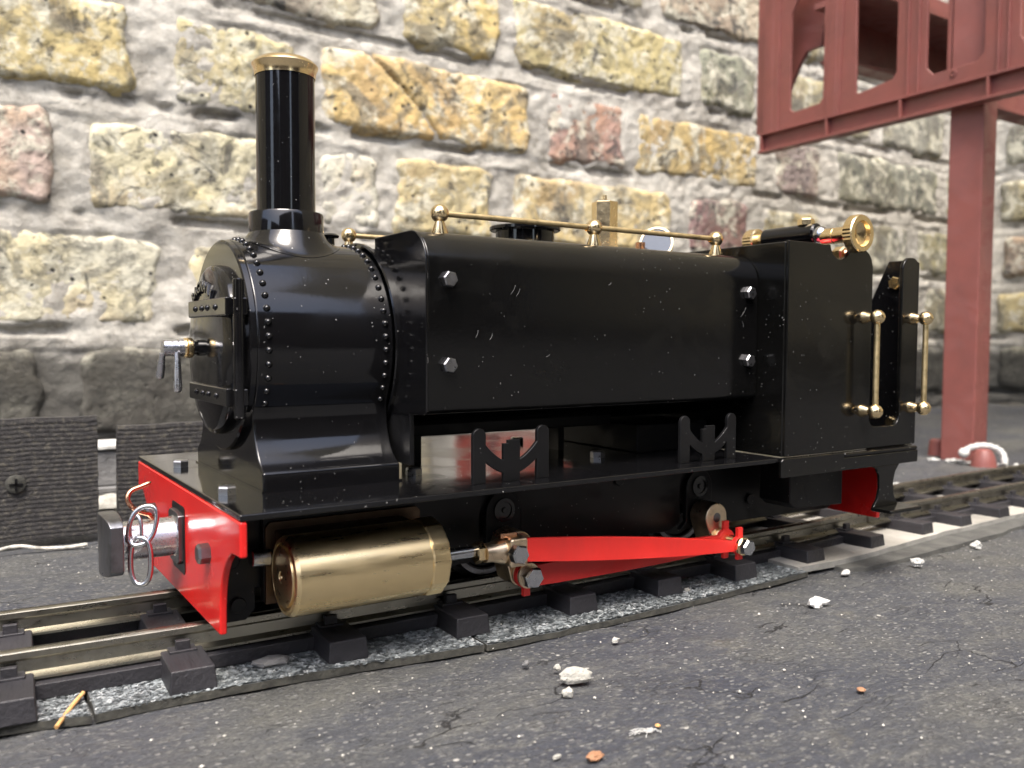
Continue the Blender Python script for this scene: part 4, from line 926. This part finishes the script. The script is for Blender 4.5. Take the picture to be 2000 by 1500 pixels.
M().lathe((403.5, 72.6, 11.9), (0, 0, 1), [(0, 6.3), (2.5, 5.8), (6.0, 5.0), (8.4, 3.6), (9.2, 1.6), (9.3, 0)], 28).build('foot_bolt_cover', OXIDE, post, label='rounded red foot cover with white sealant round it')
M().lathe((421, 107.5, 12.2), (0, 0, 1), [(0, 4.8), (5, 4.5), (8.4, 4.1), (9.4, 3), (9.5, 0)], 24).build('foot_bolt_cover', OXIDE, post)
sl_ = smooth([(398.5, 79.6, 18.6), (401, 78.6, 20.8), (404, 74, 22.4), (407, 69.0, 21.6), (408, 65.6, 18.8), (407.5, 64.2, 14.2)])
M().tube(sl_, .95, 10, taper=[1.3+.5*abs(math.sin(i*1.1)) for i in range(len(sl_))]).sphere((398.6, 80.0, 18.4), 2.6, 16).build('white_sealant', WHITEP, post)
rnd = random.Random(4)
for i in range(11):
    t_ = i/10; lump('plaster_crumb', (398+14*t_+rnd.uniform(-2, 2), 104-42*t_*.9+rnd.uniform(-2, 2)-6, 13.1), rnd.uniform(1.2, 2.6), rnd.uniform(1.2, 2.4), rnd.uniform(.8, 1.5), WHITEP,
         None, None, i, 9, 6, .4, parent=None)
for o in list(C.objects):
    if o.name.startswith('plaster_crumb'): tag(o, 'white plaster crumb on the ground round the foot of the red post', 'plaster crumb', 'plaster crumbs at the foot of the post')
# ================================================================== stones, twig, fluff
lump('pale_stone', (51.3, -51.0, 19.6), 2.9, 1.4, 1.4, CHALK, 'largest pale angular stone on the dark ground below the connecting rod', 'stone', 11, 11, 7, .16, rot=-.35)
lump('stone_chip', (46.9, -55.0, 19.0), 1.0, .8, .8, CHALK, 'small white chip just in front of the largest pale stone', 'stone chip', 12, 8, 6)
lump('stone_chip', (52.0, -45.0, 18.9), .7, .6, .6, CHALK, 'tiny pale chip just behind the largest pale stone', 'stone chip', 13, 8, 6)
lump('stone_chip', (48.5, -40.6, 18.8), .65, .55, .55, SLATE, 'grey round grain left of the largest pale stone', 'stone chip', 14, 8, 6)
lump('stone_chip', (69.5, -39.6, 18.8), 1.0, .5, .5, CHALK, 'flat white chip beside the felt edge below the connecting rod', 'stone chip', 15, 8, 6)
lump('stone_chip', (121.2, -45.3, 19.0), 2.2, 1.7, 1.1, WHITEP, 'bright white lumpy chip alone on the dark ground at right', 'stone chip', 21, 14, 8, .35)
lump('stone_chip', (170.4, -37.5, 19.1), 1.6, 1.3, 1.1, WHITEP, 'round white chip lying in front of the dark underlay', 'stone chip', 17, 10, 7, .5)
lump('stone_chip', (147.4, -33.2, 18.9), 1.3, .8, .7, WHITEP, 'white chip against the corner of the pale trackbed board', 'stone chip', 18, 8, 6)
lump('stone_chip', (210, -30.7, 17.2), 1.7, 1.2, 1.2, WHITEP, 'white chip furthest right on the open dark ground', 'stone chip', 19, 9, 6)
lump('brown_pebble', (37.2, -73.8, 18.9), 1.35, .9, .55, BROWNST, 'flat reddish brown pebble at the bottom edge of the photo', 'pebble', 20, 12, 8, .25)
lump('stone_chip', (33.0, -70.9, 18.8), .7, .35, .3, CHALK, 'thin white sliver left of the brown pebble', 'stone chip', 22, 8, 6)
lump('stone_chip', (174, -13.0, 22.0), 2.0, 1.3, 1.1, WHITEP, 'white chip lying between the sleepers beyond the rear coupling pin', 'stone chip', 23, 9, 6, .4)
lump('stone_chip', (147, -14.8, 22.0), 1.3, 1.0, 1.0, CHALK, 'cream pebble beside the near rail behind the connecting rod', 'stone chip', 24, 9, 6, .4)
lump('stone_chip', (203, -2.5, 20.6), 2.2, 1.0, .9, CHALK, 'pale chip on the web of the right hand track', 'stone chip', 25, 9, 6, .4)
lump('stone_chip', (304, 56, 13.6), 4.6, 2.2, 1.0, WHITEP, 'flat white chip on the ground behind the far rail', 'stone chip', 26, 9, 6, .4)
lump('stone_chip', (102, -25.4, 19.9), .9, .6, .5, CHALK, 'cream chip on the felt below the end of the connecting rod', 'stone chip', 27, 8, 6, .3)
lump('stone_chip', (-26.8, -13.6, 22.6), .8, .6, .5, WHITEP, 'small white crumb on the left rail foot beside the nearest sleeper', 'stone chip', 28, 8, 6, .3)
lump('grey_flat_stone', (10.6, -19.0, 20.3), 3.6, 2.0, .5, SLATE, 'flat grey stone between sleepers below the red buffer beam', 'stone', 29, 12, 6, .3)
tw = [(-22.9, -24.6, 18.9), (-21.5, -22.5, 19.6), (-20.0, -20.2, 20.2), (-18.4, -17.6, 20.6)]
tag(M().tube(smooth(tw), .33, 8, taper=None).build('dry_twig', TWIG, ang=60), 'short orange brown twig lying across the grey felt at lower left', 'twig')
fl = M(); rr_ = random.Random(8)
for i in range(15):
    x_, y_ = 49+rr_.uniform(-.5, .5), -72.2+rr_.uniform(-.3, .3); a_ = rr_.uniform(2.3, 3.6) if i < 10 else rr_.uniform(-.8, .8); l_ = rr_.uniform(1.2, 3.4) if i < 10 else rr_.uniform(.6, 1.4)
    fl.tube(smooth([(x_, y_, 18.8), (x_+l_*.5*math.cos(a_), y_+l_*.5*math.sin(a_)+.2, 19.1), (x_+l_*math.cos(a_), y_+l_*math.sin(a_), 18.75)], 3), .05, 4)
tag(fl.build('cobweb_fluff', WHITEP, ang=60), 'wisp of white cobweb fluff on the ground in the foreground', 'fluff')
lump('seed', (51.0, -71.3, 18.9), .42, .42, .25, TWIG, 'small round tan seed beside the cobweb fluff', 'seed', 31, 10, 6, .1)
lump('amber_bead', (88.1, -79.1, 18.75), .75, .7, .35, BROWNST, 'small glossy amber blob on the dark ground at lower right', 'blob', 32, 10, 6, .2)
gr = M(); rg = random.Random(5)
vs = []; fs = []
for i in range(1800):
    x = rg.uniform(-60, 330); y = rg.uniform(-140, 100)
    if EDGE(x)-1 < y < 24 and x < 140: 
        if rg.random() > .25: continue
        if y < 8 and rg.random() > .5: continue
    if 140 <= x and CE(x)-1 < y < ctr(x)+26 and rg.random() > .12: continue
    r = rg.choice((.09, .11, .13, .16, .24)) * (1 if rg.random() > .06 else 1.5); z = Z0+drop(x)+.15+(1.35 if (x < 140 and EDGE(x) < y < 22) else 0)+(1.5 if (x >= 140 and CE(x)-1 < y < ctr(x)+26) else 0)
    o0 = len(vs); 
    for d in ((1, 0, 0), (0, 1, 0), (-1, 0, 0), (0, -1, 0), (0, 0, .8), (0, 0, -.8)): vs.append((x+d[0]*r*rg.uniform(.7, 1.3), y+d[1]*r*rg.uniform(.7, 1.3), z+d[2]*r*rg.uniform(.7, 1.2)))
    for tri in ((0, 1, 4), (1, 2, 4), (2, 3, 4), (3, 0, 4), (1, 0, 5), (2, 1, 5), (3, 2, 5), (0, 3, 5)): fs.append(tuple(o0+k for k in tri))
gr.add(vs, fs); go = gr.build('pale_grit', GRIT, kind='stuff', flat=True); go['label'] = 'pale grit and crumbs scattered over the dark ground'
